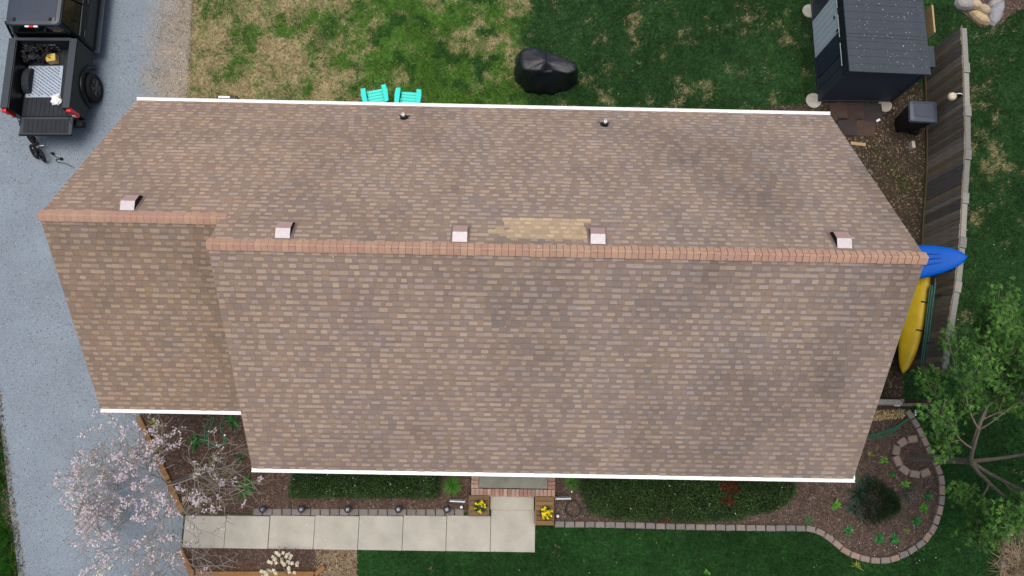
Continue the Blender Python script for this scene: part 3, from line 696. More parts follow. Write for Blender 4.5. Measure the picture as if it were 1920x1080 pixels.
def stone_mesh(l, w, h, seed):
    r = random.Random(seed); mb = MB()
    t = .82
    base = [(-l / 2, -w / 2), (l / 2, -w / 2), (l / 2, w / 2), (-l / 2, w / 2)]
    j = [(x * r.uniform(.94, 1.0), y * r.uniform(.92, 1.02)) for x, y in base]
    mb.add([(x, y, -.05) for x, y in j] + [(x, y, h * .82) for x, y in j] + [(x * .9, y * .86, h * r.uniform(.96, 1.04)) for x, y in j],
           [(8, 9, 10, 11)] + [(i, (i + 1) % 4, 4 + (i + 1) % 4, 4 + i) for i in range(4)] + [(4 + i, 4 + (i + 1) % 4, 8 + (i + 1) % 4, 8 + i) for i in range(4)])
    return mb.mesh('stone')
def along(poly, step):
    P = [Vector((p[0], p[1])) for p in poly]; out = []; need = step / 2; carry = 0
    for a, b in zip(P[:-1], P[1:]):
        L = (b - a).length; t = need - carry
        while t <= L:
            out.append((a + (b - a) * (t / L), math.atan2((b - a).y, (b - a).x))); t += step
        carry = (carry + L) if t - step < 0 and not out else L - (t - step); need = step
    return out
def smooth_line(pts, n=6):
    P = [np.array(p) for p in pts]; P = [2 * P[0] - P[1]] + P + [2 * P[-1] - P[-2]]; out = []
    for i in range(1, len(P) - 2):
        for t in np.linspace(0, 1, n, endpoint=False):
            a, b, c, d = P[i - 1], P[i], P[i + 1], P[i + 2]
            out.append(.5 * ((2 * b) + (-a + c) * t + (2 * a - 5 * b + 4 * c - d) * t * t + (-a + 3 * b - 3 * c + d) * t ** 3))
    out.append(P[-2]); return [tuple(p) for p in out]
def edging(name, label, pts, step, w, h, m, z=0.0):
    t = thing(name, label, 'edging')
    sets = {}
    for p, a in along(pts, step):
        mm = m(p.x) if callable(m) else m
        if mm.name not in sets: sets[mm.name] = [stone_mesh(step * k, w, h, s) for s, k in enumerate((.955, .94, .97, .95))]
        ms = sets[mm.name]
        link('stone', random.choice(ms), (m if not callable(m) else m(p.x)), t, loc=(p.x, p.y, z + random.uniform(-.008, .008)), rot=(random.uniform(-.03, .03), random.uniform(-.03, .03), a + random.uniform(-.04, .04)))
    return t
edging('stone_edging', 'long row of grey and tan stones curving round the right garden bed', smooth_line(EDGE_R_W), .275, .17, .13, lambda x: M_stone_g if x < 8.2 + random.uniform(-.6, .6) else M_stone)
edging('stone_edging', 'straight row of grey stones between the walk and the left bed', SL([(474, 960), (878, 961)], .08), .262, .18, .08, M_stone_g)
edging('tree_ring', 'partial ring of tan stones around the base of the leaning tree trunk', smooth_line(SL([(1731, 824), (1713, 823), (1694, 828), (1682, 841), (1681, 858), (1690, 876), (1707, 887), (1728, 889), (1746, 880)], .12), 5), .30, .21, .14, M_stone)

# timbers
def timber(px0, px1, label, w=.15, h=.15, grp=None):
    a, b = S(*px0, h), S(*px1, h); L = math.hypot(*(b - a)[:2]); ang = math.atan2(b[1] - a[1], b[0] - a[0])
    o = MB().box((0, 0, h / 2), (L, w, h)).build('landscape_timber', M_timber, bevel=.015, loc=((a[0] + b[0]) / 2, (a[1] + b[1]) / 2, 0), rot=(0, 0, ang))
    return tag(o, label, 'timber')
timber((258, 782), (290, 850), 'orange landscape timber nearest the garage, between drive and bed')
timber((291, 852), (314, 900), 'landscape timber under the blossom, middle of the three along the drive')
timber((315, 902), (341, 962), 'landscape timber ending at the corner of the concrete walk')
timber((336, 1030), (360, 1078), 'short mossy timber below the walk, beside the drive')
timber((366, 1077), (588, 1077), 'long orange timber below the mulch under the walk')
timber((590, 1078), (608, 1063), 'short slanting timber at the end of the long orange timber', w=.12)

# ------------------------------------------------------------------ fence, gate, shed and the side yard
def build_fence():
    px = [(1801, 50), (1804, 110), (1806, 170), (1808, 245), (1807, 299), (1803, 361), (1797, 463), (1787, 545), (1773, 630), (1765, 690)]
    line = smooth_line(SL(px, 1.8), 8)
    f = thing('wooden_fence', 'tall weathered grey plank fence bowing along the right side of the house', 'fence', (line[0][0], line[0][1], 0))
    ox, oy = line[0]
    ms = []
    for s in range(4):
        r = random.Random(s); w = .128 + .008 * r.random(); h = 1.8
        mb = MB(); t = .018
        top = h + r.uniform(-.012, .012)
        mb.add([(-w / 2, -t / 2, 0), (w / 2, -t / 2, 0), (w / 2, t / 2, 0), (-w / 2, t / 2, 0), (-w / 2, -t / 2, top), (w / 2, -t / 2, top + r.uniform(-.006, .006)), (w / 2, t / 2, top), (-w / 2, t / 2, top)],
               [(3, 2, 1, 0), (4, 5, 6, 7), (0, 1, 5, 4), (1, 2, 6, 5), (2, 3, 7, 6), (3, 0, 4, 7)]); ms.append(mb.mesh('picket'))
    for p, a in along(line, .142):
        link('picket', random.choice(ms), M_fence, f, loc=(p.x - ox + random.uniform(-.006, .006), p.y - oy, random.uniform(-.01, .01)), rot=(0, random.uniform(-.006, .006), a + random.uniform(-.03, .03)))
    # rails on the inner face and a kick board at the ground
    def offs(d):
        out = []
        for i, p in enumerate(line):
            a = np.array(line[max(0, i - 1)]); b = np.array(line[min(len(line) - 1, i + 1)]); t = (b - a) / np.linalg.norm(b - a)
            out.append((p[0] - t[1] * d - ox, p[1] + t[0] * d - oy))
        return out
    def board(name, d0, d1, z0, z1, m, i0=0, i1=None, end=None):
        A, B = offs(d0)[i0:i1], offs(d1)[i0:i1]
        rings = [[(a[0], a[1], z0), (b[0], b[1], z0), (b[0], b[1], z1), (a[0], a[1], z1)] for a, b in zip(A, B)]
        return MB().loft(rings).build(name, m, f, bevel=.004)
    board('kick_board', -.015, -.055, 0.0, .12, M_fence_mossy)
    board('top_rail', .012, .05, 1.70, 1.79, M_fence)
    board('rail', .012, .05, .9, .98, M_fence); board('rail', .012, .05, .25, .33, M_fence)
    # outer cap boards between the post tops
    n = len(line); L = np.concatenate([[0], np.cumsum([math.dist(line[i], line[i + 1]) for i in range(n - 1)])])
    def at(s, d):
        i = min(n - 2, max(0, int(np.searchsorted(L, s) - 1))); t = (s - L[i]) / (L[i + 1] - L[i]); a, b = np.array(line[i]), np.array(line[i + 1])
        tv = (b - a) / np.linalg.norm(b - a); p = a + (b - a) * t
        return p[0] - tv[1] * d - ox, p[1] + tv[0] * d - oy, math.atan2(tv[1], tv[0])
    posts_y = [126, 207, 288, 370, 453, 536, 621]; ys = np.array([S(1815, y, 1.8)[1] for y in posts_y]); ly = np.array([p[1] for p in line])
    ps = [float(np.interp(-y, -ly, L)) for y in ys]
    ends = [0.02] + ps + [L[-1]]
    for i, s in enumerate(ps):
        x, y, a = at(s, .125)
        po = MB().box((0, 0, .88), (.09, .09, 1.76)).build('post', M_fence, f, loc=(x, y, 0), rot=(0, 0, a))
        MB().box((0, 0, 1.785), (.30, .175, .04)).build('post_cap', M_fence_cap, po, bevel=.006)
    for s0_, s1_ in zip(ends[:-1], ends[1:]):
        a0 = s0_ + (.155 if s0_ > .1 else 0); a1 = s1_ - (.155 if s1_ < L[-1] - .05 else 0)
        x, y, a = at((a0 + a1) / 2, .12)
        MB().box((0, 0, 1.765), (a1 - a0 - .01, .145, .03)).build('cap_board', M_fence_cap, f, loc=(x, y, 0), rot=(0, 0, a), bevel=.004)
        x, y, a = at((a0 + a1) / 2, .075)
        MB().box((0, 0, 1.70), (a1 - a0 + .2, .03, .09)).build('cap_support', M_fence, f, loc=(x, y, 0), rot=(0, 0, a))
build_fence()

def build_gate():
    y = S(1668, 756, 1.2)[1]; xa, xb, xc = X2 - .28, 10.62, 11.34
    g = thing('garden_gate', 'low wooden gate with pale cap board between house corner and plank fence', 'gate', (xa, y, 0))
    me = MB().box((0, 0, .58), (.13, .02, 1.14)).mesh('picket')
    x = .07
    while x < xc - xa: link('picket', me, M_fence, g, loc=(x, random.uniform(-.004, .004), 0)); x += .145
    MB().box(((xb - xa) / 2, .03, 1.185), (xb - xa, .14, .035)).build('cap_board', M_fence_cap, g, bevel=.005)
    MB().box(((xc - xa) / 2, -.035, 1.1), (xc - xa, .04, .08)).build('rail', M_fence, g)
    MB().box(((xc - xa) / 2, -.035, .3), (xc - xa, .04, .08)).build('rail', M_fence, g)
    for xx in (0.05, xb - xa, xc - xa): MB().box((xx, .075, .6), (.09, .09, 1.22)).build('post', M_fence, g, bevel=.006)
    MB().box((xb - xa - .12, -.06, 1.12), (.16, .03, .06)).build('latch', M_steel, g)
build_gate()

def build_shed():
    zf, zb = 2.06, 1.90                                     # eave heights: door side, fence side
    x0, y0 = 9.39, 9.52; w, l = 2.22, 3.2
    s = thing('garden_shed', 'dark blue-grey resin shed with a pale door and petal-specked roof', 'shed', (x0, y0, 0), rz=.015)
    # base frame, walls
    MB().box((w / 2, l / 2, .05), (w + .04, l + .04, .10)).build('base_frame', M_shed_roof, s, bevel=.01)
    def wall(pts, name='wall', m=M_shed, th=(0, 0, 0)):
        MB().add(pts + [(p[0] + th[0], p[1] + th[1], p[2] + th[2]) for p in pts], [(0, 1, 2, 3), (7, 6, 5, 4)] + [(i, 4 + i, 4 + (i + 1) % 4, (i + 1) % 4) for i in range(4)]).build(name, m, s)
    t = .04
    wall([(0, 0, .1), (w, 0, .1), (w, 0, zb), (0, 0, zf)], th=(0, t, 0))
    wall([(0, l, .1), (w, l, .1), (w, l, zb), (0, l, zf)], th=(0, -t, 0))
    wall([(w, t, .1), (w, l - t, .1), (w, l - t, zb), (w, t, zb)], th=(-t, 0, 0))
    wall([(0, t, .1), (0, l - t, .1), (0, l - t, zf), (0, t, zf)], th=(t, 0, 0))
    # front face: corner panel, doors, header with two slot windows
    for yy, hh in ((.02, 1.0), (.34, 1.0)):
        MB().box((-.012, yy + .15, .9), (.02, .3, 1.56)).build('panel', M_shed, s, bevel=.006)
    MB().box((-.012, 1.02, .9), (.024, .66, 1.56)).build('door', mat('shed_dark_door', sr(52, 62, 78), rough=.45), s, bevel=.006)
    d2 = MB().box((-.02, 1.98, .9), (.04, 1.2, 1.58)).build('door', M_shed_door, s, bevel=.006)
    d2['label'] = 'pale grey-blue shed door'
    for k in range(6): MB().box((-.043, 1.46 + k * .2, .9), (.006, .012, 1.5)).build('door_rib', mat('door_rib', sr(176, 192, 202)), d2)
    MB().box((-.05, 1.43, 1.62), (.03, .05, .12)).build('handle', M_dark, d2, bevel=.008)
    MB().box((-.05, 1.9, 1.5), (.03, .1, .05)).build('handle', M_dark, d2, bevel=.008)
    MB().box((-.02, l / 2, 1.83), (.05, l, .26)).build('header', mat('shed_header', sr(44, 50, 62), rough=.6), s)
    for yy in (.62, 1.5, 2.4):
        wf = MB().box((-.05, yy, 1.83), (.02, .72, .2)).build('window', M_dark, s, bevel=.004)
        MB().box((-.065, yy, 1.745), (.014, .7, .022)).build('sill', M_shed_door, wf)
    for xx, ww in ((.42, .55), (1.3, .28)): MB().box((xx, -.006, 1.86), (ww, .012, .022)).build('air_slot', M_shed_roof, s)
    # corner posts and roof boards (each board runs from the door side to the fence side)
    for xx, yy in ((0, 0), (w, 0)): MB().box((xx, yy, 1.0), (.07, .07, 1.84)).build('corner_post', M_shed, s, bevel=.01)
    ov = .07; th = math.atan2(zb - zf, w); n = 15; bw = (l + 2 * ov) / n
    me = MB().box((0, 0, 0), ((w + 2 * ov) / math.cos(th), bw - .006, .05)).mesh('roof_board')
    rf = MB().box((w / 2, l / 2, (zf + zb) / 2 + .012), ((w + 2 * ov - .01) / math.cos(th), l + 2 * ov - .01, .03), ry=-th).build('roof', M_shed_roof, s)
    for i in range(n):
        o = link('roof_board', me, M_shed_roof, rf, loc=(w / 2, -ov + bw * (i + .5), (zf + zb) / 2 + .05 + (.004 if i % 5 == 0 else 0)), rot=(0, -th, 0))
    for yy in (-ov - .012, .95): MB().box((w / 2, yy, (zf + zb) / 2 + .05), ((w + 2 * ov) / math.cos(th), .02, .07), ry=-th).build('roof_trim', M_shed, rf)
    # petals blown onto the roof
    return s
shed = build_shed()
def disc(px, py, r, label, z=.05):
    p = S(px, py, z); o = MB().lathe([(r, -.06), (r, z - .01), (r * .93, z)], 24).build('round_paver', M_conc, loc=(p[0], p[1], 0)); tag(o, label, 'paver', 'round concrete pavers under the shed')
disc(1526, 188, .24, 'round pale paver at the shed corner nearest the white gutter'); disc(1660, 197, .21, 'round paver half under the middle of the shed front edge'); disc(1518, 20, .22, 'round paver on the lawn by the pale shed door')
p = S(1746, 105, 1.0)
sb = thing('storage_box', 'dark storage box with petals squeezed between shed and fence', 'box', (p[0] - .1, p[1], 0))
MB().box((0, 0, .46), (.4, .62, .92), top=1.04).build('body', M_black_plastic, sb, bevel=.02); MB().box((0, 0, .955), (.44, .68, .07)).build('lid', M_shed, sb, bevel=.02)
p = S(1733, 40, 1.7)
o = MB().box((0, 0, .93), (.05, .85, 1.86), ry=.05).build('leaning_board', mat('tan_board', sr(176, 152, 110), rough=.8), loc=(p[0] + .13, p[1], 0), bevel=.005); tag(o, 'tan wooden board leaning on the back wall of the shed', 'board')

# wheeled bin
def build_bin():
    c = (S(1704, 187, 1.08) + S(1760, 230, 1.08)) / 2
    b = thing('wheeled_bin', 'black wheeled rubbish bin with slate-grey lid beside the fence', 'bin', (c[0], c[1], 0), rz=-.04)
    def rr(hx, hy, z, ox=0, r=.06):
        pts = []
        for cx, cy, a0 in ((hx - r, hy - r, 0), (-hx + r, hy - r, PI / 2), (-hx + r, -hy + r, PI), (hx - r, -hy + r, 1.5 * PI)):
            for t in np.linspace(0, PI / 2, 4): pts.append((ox + cx + r * math.cos(a0 + t), cy + r * math.sin(a0 + t), z))
        return pts
    MB().loft([rr(.26, .22, .02), rr(.27, .23, .06), rr(.36, .29, .92), rr(.385, .31, .95), rr(.385, .31, 1.0)]).build('body', mat('bin_body', sr(30, 32, 36), rough=.55), b)
    lid = MB().loft([rr(.41, .33, .985), rr(.415, .335, 1.03), rr(.39, .31, 1.07, r=.08), rr(.30, .22, 1.09, r=.08)]).build('lid', M_bin_lid, b)
    MB().box((-.04, 0, 1.094), (.42, .32, .012)).build('lid_panel', M_bin_lid, lid, bevel=.005)
    MB().tube([(.42, -.24, 1.0), (.47, -.22, 1.02), (.47, .22, 1.02), (.42, .24, 1.0)], .016, 8).build('handle', M_dark, b)
    for yy in (-.25, .25): MB().lathe([(.05, -.03), (.12, -.03), (.12, .03), (.05, .03)], 16, axis='x').build('wheel', M_tyre, b, loc=(.27, yy, .122), rot=(0, 0, PI / 2))
build_bin()
# globe lamp on the fence
p = S(1785, 181, 1.62)
lamp = thing('fence_lamp', 'cream globe lamp on a hooked bracket at the top of the fence', 'lamp', (p[0], p[1], 1.62))
MB().lathe([(.005, -.115), (.06, -.1), (.1, -.06), (.118, 0), (.1, .06), (.06, .1), (.03, .115), (.025, .15), (.005, .152)], 18).build('globe', M_cream, lamp, smooth=True)
MB().tube([(0, 0, .14), (.04, 0, .19), (.12, 0, .2), (.22, .0, .13)], .012, 8).build('bracket', M_pvc, lamp)
MB().box((.2, 0, .08), (.05, .09, .16)).build('mount', M_dark, lamp, bevel=.01)
# kerb-like block, plank offcut, pavers by the shed
p = S(1711, 272, .12); o = MB().box((0, 0, .09), (.12, .26, .2), top=.85).build('concrete_block', M_conc, loc=(p[0], p[1], 0), bevel=.02, rot=(0, 0, .05)); tag(o, 'pale oblong concrete block standing in the litter by the fence', 'block')
p = S(1609, 270, .03); o = MB().box((0, 0, .03), (.45, .1, .04)).build('plank_offcut', mat('tan_board', sr(176, 152, 110)), loc=(p[0], p[1], 0), rot=(0, 0, -.1), bevel=.005); tag(o, 'short tan plank offcut on the dirt by the right rake', 'plank')
pv = thing('paver_patch', 'dark brown square pavers laid in dirt below the shed', 'paving', tuple(S(1610, 215)))
me = MB().box((0, 0, 0), (.56, .56, .05)).mesh('paver')
for i, (px, py) in enumerate(((1572, 210), (1604, 210), (1636, 212), (1588, 238), (1622, 240))):
    q_ = S(px, py) - S(1610, 215); o = link('paver', me, M_paver, pv, loc=(q_[0], q_[1], .018 + .004 * (i % 3)), rot=(0, 0, random.uniform(-.08, .08)))
p = S(1630, 240); mq = p[:2] + rng.normal(0, 1, (420, 2)) * np.array([.22, .13])
grass('moss_patch', mq, .015, .05, .014, lambda x, y: np.array(sr(104, 118, 40))[None] * np.ones((len(x), 1)), 'yellow-green moss on the dirt below the shed')
mq = SL([(1625, 265), (1640, 285), (1668, 320), (1680, 345), (1700, 380), (1712, 350), (1660, 290), (1650, 268)]); mq = scatter_in(mq, 900)
grass('side_weeds', mq, .03, .08, .018, lambda x, y: np.array(sr(92, 116, 52))[None] * np.ones((len(x), 1)), 'thin weeds in the side yard litter')
# cord from the shed corner
c = [S(*q, .03) for q in ((1672, 190), (1671, 204), (1665, 214), (1655, 221), (1646, 226))]
cord = thing('power_cord', 'dark cord with a white plug lying below the shed', 'cord', (c[0][0], c[0][1], 0))
MB().tube([tuple(p_ - np.array([c[0][0], c[0][1], 0])) for p_ in c], .012, 6).build('cable', M_dark, cord)
q_ = c[-1] - c[0]; MB().box((q_[0], q_[1], .035), (.13, .07, .05), rz=.5).build('plug', M_pvc, cord, bevel=.008)

# kayaks
def kayak(name, label, m, L, W, D, loc, R, grooves=0, gm=None):
    k = thing(name, label, 'kayak', loc); k.rotation_euler = R
    rings = []; n = 24
    for i in range(31):
        t = i / 30 * 2 - 1; a = max(0.0, 1 - abs(t) ** 2.3) ** .62; hw = W / 2 * a + .006; rise = .12 * abs(t) ** 3
        ring = []
        for j in range(n):
            th = 2 * PI * j / n; x = math.cos(th); z = math.sin(th)
            ex = math.copysign(abs(x) ** .75, x); ez = math.copysign(abs(z) ** .8, z)
            g = 0
            if z > 0 and grooves: g = -.018 * a * max(0, math.cos(x * 11)) ** 3
            ring.append((t * L / 2, hw * ex, D * (.45 + .5 * a) * (ez * .5 if z > 0 else ez * .5) - rise * (1 if grooves else -1) * .6 + g))
        rings.append(ring)
    hull = MB().loft(rings).build('hull', m, k, smooth=True)
    return k, hull
# blue one leans from the ground by the wall to over the fence top, hull up
tip = S(1814, 481, 2.0); dirv = Vector((0.855, .03, .52)).normalized()
Lk = 3.5; ctr = Vector(tip) - dirv * (Lk / 2)
R = Matrix((dirv, Vector((0, 0, 1)).cross(dirv).normalized(), dirv.cross(Vector((0, 0, 1)).cross(dirv).normalized()))).transposed().to_euler()
k, h = kayak('blue_kayak', 'bright blue kayak leaning hull-up over the top of the fence', M_blue, Lk, .98, .34, ctr, R, grooves=1)
for yy in (-.17, 0.02, .2):
    pts = [(-.3, yy, .155), (.3, yy * .95, .158), (.8, yy * .8, .142), (1.15, yy * .62, .118)]
    MB().tube(pts, [.02, .024, .02, .008], 8).build('groove', mat('kayak_groove', sr(10, 62, 150), rough=.4), h)
a_, b_ = S(1743, 512, .95), S(1712, 698, .75); d = Vector(b_ - a_); Ly = d.length + .75; d.normalize()
ctr = Vector(b_) - d * (Ly / 2 - .03); zax = Vector((-.75, .0, .66)); yax = zax.cross(d).normalized(); zax = d.cross(yax).normalized()
R = Matrix((d, yax, zax)).transposed().to_euler()
ky, hy = kayak('yellow_kayak', 'yellow kayak on its side against the fence under the roof edge', M_yellow, Ly, .60, .32, ctr - Vector((.17, 0, .14)), R)
for t in (-.25, .55):
    MB().tube([(t, .18, .15), (t, .28, .11), (t, .34, .0)], .018, 6).build('strap', M_dark, ky)
pol = [S(1750, 527, 1.22), S(1731, 688, 1.0)]
gp = thing('green_pole_bundle', 'bundle of dark green poles standing between yellow kayak and fence', 'poles', tuple(pol[0]))
dp = pol[1] - pol[0]
for i in range(5):
    o_ = np.array([.035 * (i - 2), .0, .03 * (i % 2)]); e_ = random.uniform(-.08, .04)
    MB().tube([tuple(o_ - dp * e_), tuple(dp * (1 + e_ * .5) + o_)], .019, 8).build('pole', M_green_pole, gp)
for px0, px1, nm in (((1743, 556), (1784, 550), 'upper'), ((1731, 644), (1770, 640), 'lower')):
    a_, b_ = S(*px0, 1.0), S(*px1, 1.6)
    t = thing('tie_strap', 'black strap tying the yellow kayak to the fence, ' + ('near the blue kayak' if nm == 'upper' else 'near the tree'), 'strap', tuple(a_))
    dd_ = b_ - a_
    MB().tube([(0, 0, 0), tuple(dd_ * .5 + np.array([0, 0, -.03])), tuple(dd_)], .011, 6).build('webbing', M_dark, t)
    MB().box(tuple(dd_ * .55 + np.array([0, 0, -.02])), (.05, .04, .03)).build('buckle', M_dark, t, bevel=.005)

# ------------------------------------------------------------------ back yard furniture
def adirondack(px, py, rz, label):
    p = S(px, py, .38)
    c = thing('garden_chair', label, 'chair', (p[0], p[1], 0), rz=rz, group='turquoise garden chairs on the back lawn')
    # faces +y (towards the yard); seat slats run side to side
    for k in range(6):
        MB().box((0, .22 - k * .087, .40 - k * .018), (.46, .086, .022), rx=.2).build('seat_slat', M_teal, c, bevel=.008)
    for k in range(5):
        MB().box((-.18 + k * .09, -.40, .60), (.08, .022, .62), rx=.42).build('back_slat', M_teal, c, bevel=.008)
    for s in (-1, 1):
        arm = [(s * .235, .30), (s * .375, .30), (s * .40, .1), (s * .375, -.22), (s * .25, -.26)]
        MB().prism(arm if s > 0 else arm[::-1], .56, .585).build('armrest', M_teal, c, bevel=.008)
        MB().box((s * .27, .24, .28), (.05, .09, .56)).build('leg', M_teal, c, bevel=.006)
        MB().box((s * .25, -.26, .22), (.045, .75, .09), rx=.28).build('side_rail', M_teal, c, bevel=.006)
    MB().box((0, -.5, .62), (.5, .03, .06)).build('back_brace', M_teal, c)
adirondack(705, 185, .22, 'turquoise slatted garden chair turned slightly, left of the pair by the gutter')
adirondack(766, 189, -.05, 'turquoise slatted garden chair set square to the house, right of the pair')

def build_grill():
    base = SL([(973, 92), (1000, 90), (1040, 104), (1080, 122), (1084, 140), (1076, 163), (1055, 172), (1012, 178), (985, 172), (966, 154), (968, 120)])
    c = np.mean(base, 0)
    g = thing('covered_grill', 'barbecue grill under a creased black fabric cover on the lawn', 'grill cover', (c[0], c[1], 0))
    top = np.array(SL([(980, 93), (1002, 89), (1030, 99), (1058, 109), (1079, 118), (1081, 130), (1062, 137), (1030, 128), (1010, 134), (982, 132), (974, 112)], 1.05)) - c
    base = (np.array(base) - c)
    # ground outline: walk from the roof outline straight down, flaring a little
    bot = np.array(SL([(968, 112), (990, 106), (1030, 112), (1062, 122), (1080, 136), (1082, 150), (1068, 166), (1040, 172), (1010, 176), (982, 168), (968, 150)], 0.05)) - c
    n = 88
    def resample(P):
        P = np.vstack([P, P[:1]]); s = np.concatenate([[0], np.cumsum(np.linalg.norm(np.diff(P, axis=0), axis=1))]); u = np.linspace(0, s[-1], n, endpoint=False)
        Q = np.column_stack([np.interp(u, s, P[:, 0]), np.interp(u, s, P[:, 1])])
        for _ in range(3): Q = (np.roll(Q, 1, 0) + 2 * Q + np.roll(Q, -1, 0)) / 4
        return Q
    T, B = resample(top), resample(bot); rings = []
    fold = np.array([math.sin(7 * 2 * PI * j / n) * .6 + math.sin(13 * 2 * PI * j / n + 1) * .5 + math.sin(3 * 2 * PI * j / n + 2) * .5 for j in range(n)])
    for t in np.linspace(0, 1, 9):
        e = t ** 1.4
        P = B * (1 - t) + T * t; rad = P / (np.linalg.norm(P, axis=1)[:, None] + 1e-6)
        P = P + rad * (fold * .035 * (1 - t) ** .8)[:, None] + rad * (.06 * math.sin(PI * t) * (1 - t))
        rings.append([(x, y, 1.0 * t + .02 * fold[j] * (1 - t)) for j, (x, y) in enumerate(P)])
    ct = T.mean(0)
    for s in (.92, .8, .62, .42, .22, .06):
        P = ct + (T - ct) * s
        z = 1.02 + .07 * (1 - s)
        rings.append([(x, y, z - .20 * max(0, 1 - abs((x - ct[0] - .02) / .18)) * s * (1 if y < ct[1] else .25) + .07 * (x < ct[0]) * (1 - abs(y - ct[1]))) for x, y in P])
    rc = np.random.default_rng(3)
    def crease(p):
        x, y, z = p; d = sum(a_ * abs(math.sin(kx * x + ky * y + kz * z + ph)) for a_, kx, ky, kz, ph in CR)
        r_ = math.hypot(x, y) + 1e-6; return (x + x / r_ * d, y + y / r_ * d, z + d * .6 * (z > .3))
    CR = [(.022, 5, 3, 2.2, .3), (.018, -4, 7, 3, 1.1), (.014, 9, -6, 4, 2.0), (.010, 13, 9, -3, .7), (-.02, 3, -5, 1, 1.9)]
    MB().loft([[crease(p) for p in ring] for ring in rings]).build('cover', M_tarp, g, smooth=True)
    MB().box((0, 0, .4), (.9, .45, .5)).build('grill_body', M_dark, g)
build_grill()

# slatted bench at the back wall, mostly under the eave
p = S(424, 181, .5)
bn = thing('bench', 'white slatted bench with dark end frames half hidden by the back gutter', 'bench', (p[0], p[1], 0))
for k in range(5): MB().box((-.03, .0 - k * .09, .46), (.44, .06, .025)).build('slat', M_white, bn, bevel=.006)
for s in (-1, 1):
    MB().tube([(s * .27, .06, 0), (s * .27, .05, .44), (s * .27, -.05, .5), (s * .27, -.4, .5), (s * .27, -.42, 0)], .022, 8).build('end_frame', M_trim, bn)
MB().box((.17, .0, .5), (.12, .1, .04)).build('cushion', M_trim, bn, bevel=.015)

